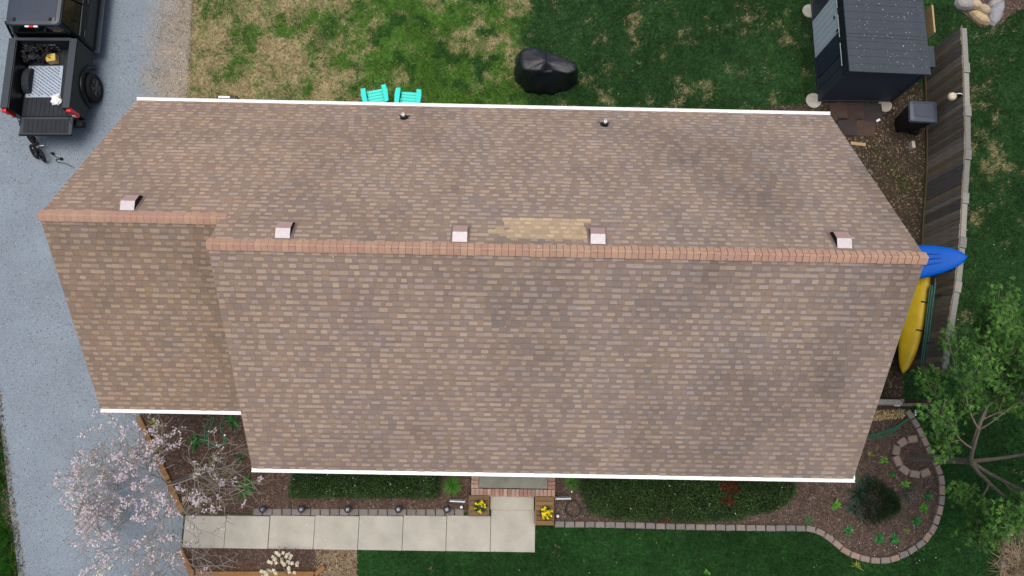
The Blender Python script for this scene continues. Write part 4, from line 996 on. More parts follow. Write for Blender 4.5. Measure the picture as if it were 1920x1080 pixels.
# ------------------------------------------------------------------ pickup truck on the drive
def build_truck():
    T = thing('pickup_truck', 'black crew-cab pickup truck parked on the gravel with its tailgate down', 'truck', (-13.39, 9.25, 0), rz=.019)
    P = lambda mb, n, m, par=T, **k: mb.build(n, m, par, **k)
    yr, yf_, y_tail = -1.07, 1.06, -1.07
    # frame and underbody
    P(MB().box((0, 1.5, .48), (.9, 5.2, .16)), 'chassis', M_dark)
    # bed sides with the wheel arch cut in
    arch = [(.55 * math.cos(t), .44 + .52 * math.sin(t)) for t in np.linspace(PI * .02, PI * .98, 12)]
    side = [(y_tail, .55), (y_tail, 1.36), (yf_, 1.36), (yf_, .5)] + arch
    for s in (-1, 1):
        a, b = (.74, .96) if s > 0 else (-.96, -.74)
        P(MB().extrude_x(side, a, b), 'bed_side', M_paint, bevel=.02)
        # bulging fender lip round the wheel
        rings = []
        for t in np.linspace(0, PI, 15):
            r0 = .55; cy, cz = math.cos(t), math.sin(t)
            rings.append([(s * .93, cy * r0, .44 + cz * .5), (s * 1.02, cy * r0, .44 + cz * .5), (s * 1.03, cy * (r0 + .05), .44 + cz * .56), (s * .94, cy * (r0 + .12), .44 + cz * .64)])
        P(MB().loft(rings if s < 0 else [r[::-1] for r in rings]), 'fender_flare', M_paint, smooth=True)
        P(MB().box((s * .865, (y_tail + yf_) / 2, 1.375), (.20, yf_ - y_tail - .02, .035)), 'bed_rail', M_trim, bevel=.01)
        # inner wheel well
        w = [(.40 * math.cos(t), .80 + .26 * math.sin(t)) for t in np.linspace(0, PI, 10)]
        P(MB().extrude_x(w, s * .735 if s > 0 else -.735, s * .52 if s > 0 else -.52) if s < 0 else MB().extrude_x(w, .52, .735), 'wheel_well', M_bedliner, bevel=.03)
        # tail lamp
        lamp_ = P(MB().box((s * .905, y_tail - .015, 1.10), (.13, .13, .46)), 'tail_light', M_red, bevel=.025)
        MB().box((s * .905, y_tail - .085, 1.02), (.08, .012, .1)).build('reversing_lens', M_clear, lamp_)
        # running board
        P(MB().box((s * .99, 2.25, .42), (.17, 2.3, .06)), 'running_board', M_trim, bevel=.02)
    P(MB().box((0, (y_tail + yf_) / 2, .79), (1.5, yf_ - y_tail, .05)), 'bed_floor', M_bedliner)
    for k in range(11): P(MB().box((-.65 + k * .13, (y_tail + yf_) / 2 - .0, .82), (.06, yf_ - y_tail - .06, .014)), 'floor_rib', M_bedliner)
    P(MB().box((0, yf_ - .03, 1.06), (1.5, .05, .56)), 'bed_front_wall', M_bedliner)
    P(MB().box((0, yf_ - .03, 1.37), (1.6, .09, .035)), 'front_rail', M_trim, bevel=.01)
    # tailgate, folded flat
    tg = P(MB().box((0, y_tail - .30, .80), (1.5, .56, .055)), 'tailgate', M_trim, bevel=.012)
    MB().box((0, y_tail - .30, .832), (1.28, .42, .014)).build('inner_panel', M_bedliner, tg, bevel=.004)
    for k in range(9): MB().box((-.52 + k * .13, y_tail - .30, .842), (.05, .38, .012)).build('rib', M_bedliner, tg)
    MB().box((0, y_tail - .565, .80), (1.52, .04, .075)).build('top_edge', M_dark, tg, bevel=.012)
    for s in (-1, 1): P(MB().tube([(s * .745, y_tail + .02, 1.18), (s * .735, y_tail - .22, .86)], .01, 6), 'tailgate_cable', M_dark)
    P(MB().box((0, y_tail - .12, .55), (1.84, .2, .2)), 'rear_bumper', M_dark, bevel=.03)
    P(MB().tube([(.62, y_tail + .1, .42), (.68, y_tail - .1, .42)], .04, 10), 'exhaust', M_steel)
    # cab
    def sec(z, hx, ya, yb_, r=.12):
        pts = []
        for cx, cy, a0 in ((hx - r, yb_ - r, 0), (-hx + r, yb_ - r, PI / 2), (-hx + r, ya + r, PI), (hx - r, ya + r, 1.5 * PI)):
            for t in np.linspace(0, PI / 2, 5): pts.append((cx + r * math.cos(a0 + t), cy + r * math.sin(a0 + t), z))
        return pts
    P(MB().loft([sec(.46, .93, 1.12, 3.45), sec(.6, .97, 1.11, 3.5), sec(1.0, .985, 1.11, 3.5), sec(1.22, .955, 1.12, 3.42), sec(1.26, .93, 1.13, 3.3)]), 'cab_body', M_paint)
    gh = P(MB().loft([sec(1.24, .93, 1.13, 3.3), sec(1.5, .86, 1.15, 2.95), sec(1.78, .775, 1.19, 2.6, .14), sec(1.86, .74, 1.22, 2.5, .16)], cap=True), 'greenhouse', M_glass)
    rf = P(MB().loft([sec(1.84, .765, 1.17, 2.56, .14), sec(1.885, .74, 1.19, 2.5, .16), sec(1.91, .62, 1.28, 2.36, .2), sec(1.918, .3, 1.5, 2.1, .1)]), 'cab_roof', M_roofpaint, smooth=False)
    for s in (-1, 1):
        MB().tube([(s * .63, 1.3, 1.905), (s * .63, 2.35, 1.908)], .014, 6).build('roof_seam', M_trim, rf)
        MB().box((s * .5, 1.33, 1.92), (.07, .1, .025)).build('rack_bracket', M_dark, rf, bevel=.006)
        P(MB().tube([(s * .965, 1.16, 1.24), (s * .9, 1.22, 1.48), (s * .79, 1.3, 1.82)], .035, 8), 'pillar', M_paint)
        P(MB().tube([(s * .955, 2.2, 1.24), (s * .885, 2.16, 1.48), (s * .79, 2.1, 1.82)], .03, 8), 'pillar', M_paint)
        P(MB().tube([(s * .95, 1.15, 1.255), (s * .945, 2.2, 1.265), (s * .93, 3.25, 1.265)], .018, 6), 'window_trim', M_trim)
        for yy in (1.35, 2.42): P(MB().box((s * .99, yy, 1.1), (.03, .2, .035)), 'door_handle', M_trim, bevel=.008)
        P(MB().box((s * 1.1, 3.1, 1.3), (.2, .1, .2)), 'mirror', M_paint, bevel=.03)
    tl = MB().box((-.05, 1.155, 1.83), (.14, .05, .05)).build('brake_light', M_red, rf, bevel=.008)
    for s in (-1, 1): MB().box((-.05 + s * .125, 1.155, 1.83), (.11, .045, .048)).build('cargo_lamp', M_clear, rf, bevel=.008)
    # bonnet and nose
    P(MB().loft([sec(.5, .93, 3.4, 4.75), sec(.9, .97, 3.4, 4.8), sec(1.12, .93, 3.4, 4.74), sec(1.2, .8, 3.42, 4.6)]), 'bonnet', M_paint)
    P(MB().box((0, 4.84, .58), (1.9, .14, .26)), 'front_bumper', M_trim, bevel=.04)
    # wheels
    for s, yy in ((1, 0), (-1, 0), (1, 3.75), (-1, 3.75)):
        ty = [(.25, -.13), (.36, -.145), (.405, -.125), (.42, -.08), (.42, .08), (.405, .125), (.36, .145), (.25, .13)]
        w = P(MB().lathe(ty, 36, axis='x'), 'wheel', M_tyre, loc=(s * .93, yy, .42))
        for t in range(36):
            a = 2 * PI * t / 36
            MB().box((0, math.cos(a) * .424, math.sin(a) * .424), (.2, .03, .016), rx=a + PI / 2).build('tread_block', M_tyre, w) if t % 3 == 0 else None
        MB().lathe([(.255, .08), (.262, .142), (.245, .15), (.225, .134), (.03, .134)], 28, axis='x').build('rim', M_rim, w, rot=(0, 0, 0 if s > 0 else PI))
        for t in range(6):
            a = 2 * PI * t / 6
            MB().box((s * .138, math.cos(a) * .13, math.sin(a) * .13), (.05, .055, .2), rx=a - PI / 2).build('spoke', M_spoke, w, bevel=.008)
        MB().lathe([(.05, .1), (.05, .17), (.03, .18)], 12, axis='x').build('hub', M_trim, w, rot=(0, 0, 0 if s > 0 else PI))
build_truck()
# load in the bed
def tl(x, y, z=0): 
    c, s = math.cos(.019), math.sin(.019); return (-13.39 + x * c - y * s, 9.25 + x * s + y * c, z)
a = S(72, 152, .86)
sh = thing('tread_plate', 'bright diagonal-ribbed metal sheet lying on the truck bed floor', 'metal sheet', (a[0] + .16, a[1], .829), rz=.03)
MB().box((0, 0, .006), (1.0, .98, .012)).build('plate', mat('plate_metal', sr(176, 190, 206), rough=.4, metal=.3, var=.15, scale=4), sh, bevel=.003)
rb = MB()
for i in range(-11, 12):
    for j in range(-11, 12):
        x, y = (i + (j % 2) * .5) * .105, j * .082
        u, v = x * .8 + y * .6, -x * .6 + y * .8
        if abs(u) < .45 and abs(v) < .45: rb.box((u, v, .0155), (.085, .026, .007), rz=-.65)
o = rb.build('tread_pattern', mat('dull_metal', sr(84, 94, 106), rough=.5, metal=.2), sh); tag(o, kind='stuff')
p = S(98, 110, .95); o = thing('carton', 'small tan carton in the corner of the truck bed', 'box', (p[0], p[1], .829), rz=.2)
MB().box((0, 0, .1), (.26, .22, .2)).build('carton_body', mat('cardboard', sr(206, 180, 120), rough=.85), o, bevel=.005); MB().box((0, 0, .203), (.27, .1, .008)).build('carton_tape', mat('yellow_tape', sr(214, 186, 60), rough=.5), o)
p = S(104, 186, .9); V_ = rng.normal(0, 1, (3, 3))
wb = MB(); n = 14
wb.loft([[(math.cos(2 * PI * j / n) * r * (.9 + .25 * math.sin(3 * j + i)), math.sin(2 * PI * j / n) * r * 1.25 * (.9 + .2 * math.cos(2 * j + i)), z) for j in range(n)] for i, (r, z) in enumerate(((.13, 0), (.16, .03), (.14, .08), (.07, .12), (.02, .11)))])
o = wb.build('plastic_bag', mat('white_plastic', (.75, .76, .77), rough=.4), loc=(p[0], p[1], .829), smooth=False); tag(o, 'crumpled white plastic bag on the right side of the truck bed', 'bag')
p = S(66, 92, .95); gear = thing('gear_pile', 'tangled pile of black straps and gear at the front of the truck bed', 'gear', (p[0], p[1], .829))
rg = random.Random(4)
for i in range(46):
    c0 = Vector((rg.uniform(-.26, .50), rg.uniform(-.40, .10), rg.uniform(.04, .26))); pts = [c0 + Vector((rg.uniform(-.16, .16), rg.uniform(-.12, .12), rg.uniform(-.0, .16))) for _ in range(5)]
    MB().tube(smooth_line([tuple(q) for q in pts], 4), rg.uniform(.012, .026), 6).build('strap', M_dark if i % 3 else M_trim, gear)
MB().box((-.28, .02, .09), (.1, .1, .08), rz=.4).build('tag', M_pvc, gear, bevel=.01)
p = S(92, 82, 1.0); wr = thing('wire_basket', 'bright wire basket against the front wall of the truck bed', 'basket', (p[0], p[1] - .03, .829))
for i in range(6): MB().tube([(-.25 + .1 * i, -.08, 0), (-.25 + .1 * i, -.08, .3), (-.25 + .1 * i, .08, .3)], .007, 5).build('wire', M_steel, wr)
for z, y in ((0.02, -.08), (.15, -.08), (.3, -.08), (.3, .0), (.3, .08)): MB().tube([(-.27, y, z), (.27, y, z)], .007, 5).build('wire', M_steel, wr)

# toy tricycle behind the tailgate
tr = thing('tricycle', 'small black tricycle lying on the gravel behind the tailgate', 'tricycle', tuple(S(68, 280)))
o3 = S(68, 280)
def ring(px, py, z, r, tilt, nm='wheel', w=.035):
    c = S(px, py, z) - o3
    R = Matrix.Rotation(tilt[2], 3, 'Z') @ Matrix.Rotation(tilt[0], 3, 'X')
    pts = [tuple(Vector(c) + R @ Vector((r * math.cos(t), r * math.sin(t), 0))) for t in np.linspace(0, 2 * PI, 20, endpoint=False)]
    wh = MB().tube(pts, w, 8, closed=True).build(nm, M_tyre, tr, smooth=True)
    for k in range(3): MB().tube([pts[k * 3], pts[k * 3 + 10]], .007, 5).build('spoke', M_dark, wh)
    return c
cA = ring(58, 258, .2, .19, (1.0, 0, -.75)); cB = ring(64, 284, .18, .19, (.95, 0, -.85)); cC = ring(78, 291, .2, .19, (1.05, 0, -.9))
MB().tube([tuple(cB), tuple(cC)], .02, 6).build('axle', M_trim, tr); MB().tube([tuple((cB + cC) / 2), tuple((cB + cC) / 2 * .4 + cA * .6 + np.array([.05, 0, .1])), tuple(cA)], .025, 8).build('frame', M_dark, tr)
MB().box(tuple((cA + cC) / 2 + np.array([.06, .04, .1])), (.16, .1, .04), rz=.7).build('seat', M_dark, tr, bevel=.015)
MB().tube([tuple(cA + np.array([.0, 0, .05])), tuple(cA + np.array([.2, -.02, .16])), tuple(cA + np.array([.30, -.14, .14]))], .014, 6).build('handlebar', M_dark, tr)
for dx in (.24, .3): MB().box(tuple((cA + cC) / 2 + np.array([dx - .1, .02, .02])), (.07, .03, .02)).build('pedal', M_pvc, tr, bevel=.004)
pts = [S(*q, .03) for q in ((93, 286), (99, 290), (106, 295), (112, 298), (105, 299), (108, 304), (120, 306), (132, 311), (139, 314))]
cb = thing('lead_rope', 'thin dark cord with two knobs on the gravel by the roof edge', 'cord', (pts[0][0], pts[0][1], 0))
MB().tube(smooth_line([tuple(q - np.array([pts[0][0], pts[0][1], 0])) for q in pts], 3), .011, 6).build('rope', M_trim, cb)
for q in ((99, 288), (115, 298)):
    c = S(*q, .05) - np.array([pts[0][0], pts[0][1], 0]); MB().lathe([(.02, -.04), (.045, -.02), (.045, .03), (.02, .045)], 10, c=tuple(c)).build('knob', M_dark, cb, smooth=True)

# ------------------------------------------------------------------ planting
def unit(a): return a / (np.linalg.norm(a, axis=-1, keepdims=True) + 1e-9)
def leaf_mesh(name, P, D, L, W, col, up=None):
    n = len(P); D = unit(D)
    ref = rng.normal(0, 1, (n, 3)) if up is None else up + rng.normal(0, .35, (n, 3))
    s = unit(np.cross(D, ref)); nz = np.cross(s, D)
    L = np.broadcast_to(L, n)[:, None]; W = np.broadcast_to(W, n)[:, None]
    V = np.stack([P, P + D * L * .5 + s * W / 2 + nz * W * .12, P + D * L, P + D * L * .5 - s * W / 2 + nz * W * .12], 1).reshape(-1, 3)
    return mesh_np(name, V, np.arange(4 * n).reshape(-1, 4), col)

def sphere_pts(n): return unit(rng.normal(0, 1, (n, 3)))

def hedge(name, label, outline, h, n, pal, leaf=.05, dead=None):
    poly = ccw(outline); c = np.mean(poly, 0); H_ = thing(name, label, 'hedge', (c[0], c[1], 0))
    q = np.concatenate([scatter_in(poly, n / 2) for _ in range(2)]); P = np.array(poly)
    # distance to the outline gives the rounded shoulder
    def edge_d(q):
        d = np.full(len(q), 9.)
        for i in range(len(P)):
            a, b = P[i], P[(i + 1) % len(P)]; t = np.clip(((q - a) @ (b - a)) / ((b - a) @ (b - a)), 0, 1); d = np.minimum(d, np.linalg.norm(q - a - t[:, None] * (b - a), axis=1))
        return d
    d = edge_d(q); top = h * np.minimum(1, (d / .22)) ** .45 * (.82 + .36 * fbm(q[:, 0], q[:, 1], 2.2, 3, 61))
    z = top * np.where(rng.random(len(q)) < .7, 1 - .12 * rng.random(len(q)), rng.random(len(q)) ** .6)
    Pn = np.column_stack([q - c + rng.normal(0, .02, q.shape), z])
    D = rng.normal(0, .8, Pn.shape); D[:, 2] = np.abs(D[:, 2]) + .3
    pal = np.array(pal); col = pal[rng.integers(0, len(pal), len(q))] * (.6 + .8 * fbm(q[:, 0], q[:, 1], 3.0, 3, 71))[:, None] * (.75 + .5 * rng.random(len(q)))[:, None]
    if dead is not None:
        for (dx, dy, rx, ry) in dead:
            m = (((q[:, 0] - dx) / rx) ** 2 + ((q[:, 1] - dy) / ry) ** 2 + .8 * (fbm(q[:, 0], q[:, 1], 4, 3, 81) - .5)) < 1
            col[m] = np.array(sr(128, 76, 46)) * (.5 + .8 * rng.random(m.sum()))[:, None]
    o = link('foliage', leaf_mesh('foliage', Pn, D, leaf * (.7 + .6 * rng.random(len(q))), leaf * .5, col), M_leaf, H_); tag(o, kind='stuff')
    # woody core
    core = MB(); cp = [(c[0] + (x - c[0]) * .96 - c[0], c[1] + (y - c[1]) * .8 - c[1]) for x, y in poly]
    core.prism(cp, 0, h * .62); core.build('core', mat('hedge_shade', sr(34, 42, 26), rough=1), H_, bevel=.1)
    for i in range(9):
        x, y = scatter_in(poly, 4)[0] - c
        MB().tube([(x, y, 0), (x * 1.01, y, h * .6)], .015, 5).build('stem', M_bark, H_)
    return H_
HG = [sr(68, 98, 52), sr(58, 86, 46), sr(78, 112, 58), sr(50, 76, 42), sr(92, 126, 68)]
l0 = S(537, 938, .1); 
hedge('clipped_hedge', 'clipped dark green hedge in the left bed, beside the porch', [(-5.80, -2.40), (-1.75, -2.33), (-1.70, -1.3), (-5.72, -1.3)], .85, 5200, HG)
rh = SL([(1105, 962), (1150, 974), (1230, 978), (1300, 980), (1385, 976), (1400, 966), (1440, 962), (1470, 948), (1492, 925), (1490, 905)], .25) + [(7.8, -1.3), (2.3, -1.3), (2.0, -1.9)]
d1, d2 = S(1368, 913, .7), S(1362, 938, .5)
hedge('spreading_hedge', 'wide spreading dark hedge with a brown dead patch in the right bed', rh, .72, 4200, HG, dead=[(d1[0], d1[1], .28, .2), (d2[0], d2[1], .22, .12), (S(1243, 972, .2)[0], S(1243, 972, .2)[1], .1, .1)])

def strap_clump(name, label, cat, px, py, n, length, width, pal, spread=1.0, group=None, zb=.03, droop=.5, base=.15):
    p = S(px, py, zb); t = thing(name, label, cat, (p[0], p[1], zb), group=group)
    V, F, C = [], [], []; pal = np.array(pal)
    for i in range(n):
        a = rng.random() * 2 * PI; L = length * (.6 + .5 * rng.random()); el = rng.uniform(.35, 1.25) if spread >= 1 else rng.uniform(.8, 1.4)
        d = np.array([math.cos(a), math.sin(a), 0]); s = np.array([-math.sin(a), math.cos(a), 0]); a2 = a + rng.normal(0, 1.2 if base > .3 else .2)
        pts = []; pos = np.array([math.cos(a2), math.sin(a2), 0]) * rng.random() * length * base; e = el
        for k in range(5):
            w = width * (1 - (k / 4.2) ** 2) * (.7 if k == 0 else 1)
            pts += [pos - s * w / 2, pos + s * w / 2]; pos = pos + (d * math.cos(e) + np.array([0, 0, math.sin(e)])) * L / 4; e -= droop * (.5 + rng.random() * .6)
        b = len(V); V += pts
        F += [[b + 2 * k, b + 2 * k + 1, b + 2 * k + 3, b + 2 * k + 2] for k in range(4)]; C += [pal[rng.integers(len(pal))] * rng.uniform(.75, 1.25)] * 4
    o = link('leaves', mesh_np('leaves', np.maximum(np.array(V), [-9, -9, 0.003]), np.array(F), np.array(C), smooth=True), M_leaf, t); tag(o, kind='stuff')
    return t
G1 = [sr(90, 160, 44), sr(76, 140, 40), sr(108, 176, 60)]; G2 = [sr(48, 128, 58), sr(60, 146, 66), sr(40, 110, 52)]; G3 = [sr(134, 150, 52), sr(150, 160, 66), sr(110, 136, 50)]
BG = [sr(66, 98, 84), sr(54, 84, 72), sr(82, 116, 98)]
for px, py, n, L, w, pal, lab in (
    (1565, 946, 22, .22, .075, G1, 'bright lime broad-leaved plant near the gutter end'), (1590, 993, 30, .19, .045, G2, 'green leafy perennial closest to the start of the stone curve'),
    (1648, 1011, 34, .2, .035, G2, 'green tufted perennial, left of the pair at the bottom of the bed'), (1676, 1009, 34, .2, .035, G2, 'green tufted perennial, right of the pair at the bottom of the bed'),
    (1717, 976, 34, .19, .035, G2, 'deep green perennial lone beside the lower right of the stone curve'), (1731, 953, 24, .18, .05, G1, 'lime green perennial lower of the two close to the right stones'),
    (1740, 930, 26, .18, .05, G2, 'green perennial upper of the two close to the right stones'), (1696, 905, 22, .16, .05, G1, 'lime perennial just below the stone tree ring'),
    (1658, 863, 22, .17, .05, G1, 'lime perennial left of the stone tree ring'), (1671, 888, 20, .15, .03, G2, 'small green sprout between dark conifer and stone tree ring'),
    (1700, 996, 18, .14, .03, G3, 'yellowish sprout among the green perennials at the bed bottom'), (1603, 897, 16, .14, .045, G2, 'small green plant tucked at the roof corner'),
    (1514, 977, 22, .17, .03, G2, 'low green tuft where the stone row starts to curve'), (1632, 851, 14, .14, .03, G3, 'faint yellow-green sprout under the right rake'),
    (1326, 1072, 10, .12, .05, G1, 'pale leaf sprig lying on the front lawn'), (1605, 1062, 16, .2, .03, G3, 'yellow-green sapling in the lawn below the stone curve'),
    (848, 910, 190, .34, .012, [sr(78, 140, 40), sr(92, 156, 50), sr(64, 122, 36)], 'round bright green grassy tuft beside the porch'), (1073, 904, 60, .34, .03, [sr(70, 116, 44), sr(88, 136, 52)], 'light green shrub between porch and spreading hedge'),
    (462, 912, 26, .42, .06, [sr(70, 128, 52), sr(90, 148, 66), sr(60, 112, 48)], 'broad green strap-leaved clump at the corner of the main gutter'), (370, 828, 20, .36, .05, G2, 'green leaf clump in the bed under the blossoms'),
    (436, 790, 18, .28, .045, G2, 'green weed clump inside the coiled garden hose'), (448, 862, 14, .25, .04, [sr(50, 92, 44)], 'dark green sprout near the main roof corner'),
    (289, 793, 18, .22, .04, G3, 'yellow-green clump by the timber near the garage')):
    strap_clump('perennial', lab, 'plant', px, py, n, L, w, pal, group='plants in the garden beds')
strap_clump('iris_clump', 'blue-green strap-leaved clump beside the dark conifer, nearer the gutter', 'plant', 1608, 925, 46, .5, .022, BG, group='plants in the garden beds')
strap_clump('iris_clump', 'blue-green strap-leaved clump beside the dark conifer, nearer the stones', 'plant', 1602, 957, 36, .42, .022, BG, group='plants in the garden beds')
strap_clump('iris_clump', 'thin grey-green clump above the dark conifer', 'plant', 1626, 900, 30, .38, .018, BG, group='plants in the garden beds')
strap_clump('iris_clump', 'faint grey-green stems between conifer and right stones', 'plant', 1700, 925, 34, .42, .012, BG, group='plants in the garden beds')
t_ = S(1905, 1060, .02)
strap_clump('ornamental_grass', 'dry straw-coloured ornamental grass at the lower right corner', 'plant', 1912, 1056, 520, .8, .012, [sr(184, 166, 134), sr(162, 144, 112), sr(200, 184, 152), sr(136, 118, 92), sr(120, 104, 82)], base=.75)

# dark upright conifer
def conifer(px, py, h, r0, label):
    p = S(px, py, .03); t = thing('dwarf_conifer', label, 'shrub', (p[0], p[1], .03))
    MB().tube([(0, 0, 0), (.02, 0, h * .9)], [.03, .008], 6).build('trunk', M_bark, t)
    n = 5200; z = h * rng.random(n) ** 1.3; rr = r0 * (1 - z / h) ** .8 * (.45 + .6 * rng.random(n) ** .5) * (.75 + .5 * vnoise(z * 9, np.zeros(n), 4)); a = rng.random(n) * 2 * PI
    rr *= .8 + .45 * vnoise(a * 2.2, z * 5, 9)
    P = np.column_stack([rr * np.cos(a), rr * np.sin(a), z]); D = np.column_stack([np.cos(a), np.sin(a), .25 + .6 * rng.random(n)]) + rng.normal(0, .35, (n, 3))
    pal = np.array([sr(38, 62, 32), sr(30, 50, 28), sr(52, 80, 40), sr(44, 66, 36)])
    o = link('crown', leaf_mesh('crown', P, D, .08 * (.6 + .8 * rng.random(n)), .016, pal[rng.integers(0, 4, n)] * (.7 + .5 * rng.random(n))[:, None]), M_leaf, t); tag(o, kind='stuff')
conifer(1636, 938, 1.25, .58, 'dark green cone-shaped dwarf conifer in the right bed')

# trees --------------------------------------------------------------------------------------------------
def grow(r, p, d, L, rad, depth, maxd, out, tips, cfg):
    pts = [p]; rads = [rad]; n = 4
    for k in range(n):
        d = (d + Vector((r.uniform(-1, 1), r.uniform(-1, 1), r.uniform(-.6, .6))) * cfg['wander'] + Vector((0, 0, cfg['lift'][min(depth, len(cfg['lift']) - 1)])) + (Vector(cfg.get('bias', (0, 0, 0))) if depth else Vector())).normalized()
        p = p + d * (L / n); pts.append(p); rads.append(max(cfg.get('rmin', .004), rad * (1 - .5 * (k + 1) / n)))
        if depth >= cfg['leaf_from']: tips.append((p.copy(), d.copy(), depth))
        if depth < maxd and k >= cfg['first'] - 1 and depth > 0 and r.random() < cfg['side']:
            ax = d.orthogonal().normalized(); ax.rotate(Matrix.Rotation(r.uniform(0, 2 * PI), 3, d)); nd = d.copy(); nd.rotate(Matrix.Rotation(r.uniform(.5, .95), 3, ax))
            grow(r, p, nd, L * r.uniform(.45, .65), rads[-1] * .6, depth + 1, maxd, out, tips, cfg)
    out.append((pts, rads))
    if depth < maxd:
        for i in range(cfg['kids'][depth]):
            ax = d.orthogonal().normalized(); ax.rotate(Matrix.Rotation(i * 2 * PI / cfg['kids'][depth] + r.uniform(-.5, .5), 3, d)); nd = d.copy(); nd.rotate(Matrix.Rotation(r.uniform(*cfg['ang'][depth]), 3, ax))
            grow(r, p, nd, L * r.uniform(*cfg['ratio']), rads[-1] * .8, depth + 1, maxd, out, tips, cfg)

def build_tree(name, label, base, seed, cfg, bark, crown_fn, lean=(0, 0), L0=2.6, r0=.12, maxd=4):
    t = thing(name, label, 'tree', base); r = random.Random(seed); out, tips = [], []
    grow(r, Vector((0, 0, 0)), Vector((lean[0], lean[1], 1)).normalized(), L0, r0, 0, maxd, out, tips, cfg)
    mb = MB()
    for pts, rads in out: mb.tube(pts, rads, 9 if rads[0] > .04 else (6 if rads[0] > .012 else 4), cap=False)
    mb.build('trunk', bark, t, smooth=True)
    crown_fn(t, tips); return t

def maple_crown(t, tips):
    P, D, L, W, C = [], [], [], [], []
    pal = np.array([sr(84, 132, 48), sr(66, 112, 40), sr(98, 148, 58), sr(54, 94, 38), sr(74, 122, 48)])
    for p, d, dep in tips:
        k = 8 if dep >= 4 else 4; p = np.array(p)
        tone = rng.uniform(.5, 1.1)
        for i in range(k):
            # a spray: leaflets fanning off a short stalk, held nearly level
            a = rng.random() * 2 * PI; o_ = np.array([math.cos(a), math.sin(a), rng.uniform(-.35, .3)]); st = p + o_ * rng.uniform(.04, .24); cc = pal[rng.integers(5)] * tone
            for j in range(5):
                b = a + (j - 2) * .55 + rng.normal(0, .12); P.append(st); D.append([math.cos(b), math.sin(b), rng.uniform(-.35, .15)]); l = rng.uniform(.07, .13) * (1 - .12 * abs(j - 2)); L.append(l); W.append(l * .24); C.append(cc * rng.uniform(.8, 1.2))
    n = len(P); up = np.tile(np.array([0, 0, 1.]), (n, 1))
    o = link('crown', leaf_mesh('crown', np.array(P), np.array(D), np.array(L), np.array(W), np.array(C), up), M_leaf, t); tag(o, kind='stuff')
cfgm = dict(rmin=.007, wander=.09, lift=[0, .02, .03, .02, 0], leaf_from=3, first=2, side=.42, kids=[5, 3, 3, 3], ang=[(.45, .95), (.35, .8), (.4, .85), (.4, .9)], ratio=(.58, .74), bias=(.075, .07, .0))
b_ = S(1712, 857, .03)
build_tree('spring_tree', 'tall green tree rising out of the stone ring at the right', (b_[0], b_[1], .03), 12, cfgm, M_bark, maple_crown, lean=(.02, .03), L0=2.7, r0=.135, maxd=4)

def cherry_crown(t, tips):
    P, D, L, W, C = [], [], [], [], []; P2, D2, L2, W2, C2 = [], [], [], [], []
    pal = np.array([sr(236, 222, 230), sr(224, 206, 218), sr(244, 238, 240), sr(212, 192, 208)]); g = np.array([sr(140, 152, 70), sr(112, 132, 60), sr(160, 160, 90)])
    for p, d, dep in tips:
        p = np.array(p); f = fbm(np.array([p[0]]), np.array([p[1]]), .9, 3, 17)[0]
        left = sstep(1.6, -1.0, np.array([p[0]]))[0]
        if rng.random() < (.016 + .042 * left) * (1.8 if f > .5 else .45) * (.75 if dep < 4 else 1.0):
            for c_ in range(rng.integers(2, 5)):
                o_ = p + rng.normal(0, .05, 3)
                for fl in range(rng.integers(2, 5)):
                    q = o_ + rng.normal(0, .03, 3); a0 = rng.random() * 6.28; cc = pal[rng.integers(4)]; tz = rng.uniform(-.2, .5)
                    for j in range(5):
                        a = a0 + j * 1.2566; P.append(q); D.append([math.cos(a), math.sin(a), tz]); L.append(.024); W.append(.024); C.append(cc * rng.uniform(.85, 1.1))
        if rng.random() < .16 + .3 * (f > .54):
            for fl in range(2):
                P2.append(p + rng.normal(0, .03, 3)); D2.append(rng.normal(0, 1, 3)); L2.append(rng.uniform(.03, .06)); W2.append(.016); C2.append(g[rng.integers(3)] * rng.uniform(.7, 1.2))
    n = len(P); up = np.tile(np.array([0, 0, 1.]), (n, 1))
    o = link('blossom', leaf_mesh('blossom', np.array(P), np.array(D), np.array(L), np.array(W), np.array(C), up), M_petal, t); tag(o, kind='stuff')
    o = link('young_leaves', leaf_mesh('young_leaves', np.array(P2), np.array(D2), np.array(L2), np.array(W2), np.array(C2)), M_leaf, t); tag(o, kind='stuff')
cfgc = dict(rmin=.0055, wander=.13, lift=[0, 0, -.01, -.02, -.04, -.04], leaf_from=3, first=2, side=.42, kids=[7, 3, 3, 2, 2], ang=[(.75, 1.35), (.4, .9), (.4, .9), (.4, .9), (.4, .9)], ratio=(.70, .88))
b_ = S(362, 893, .03)
build_tree('blossom_tree', 'bare-branched tree with pale pink blossom overhanging the drive', (b_[0], b_[1], .03), 21, cfgc, M_bark2, cherry_crown, lean=(-.05, -.08), L0=1.2, r0=.06, maxd=5)

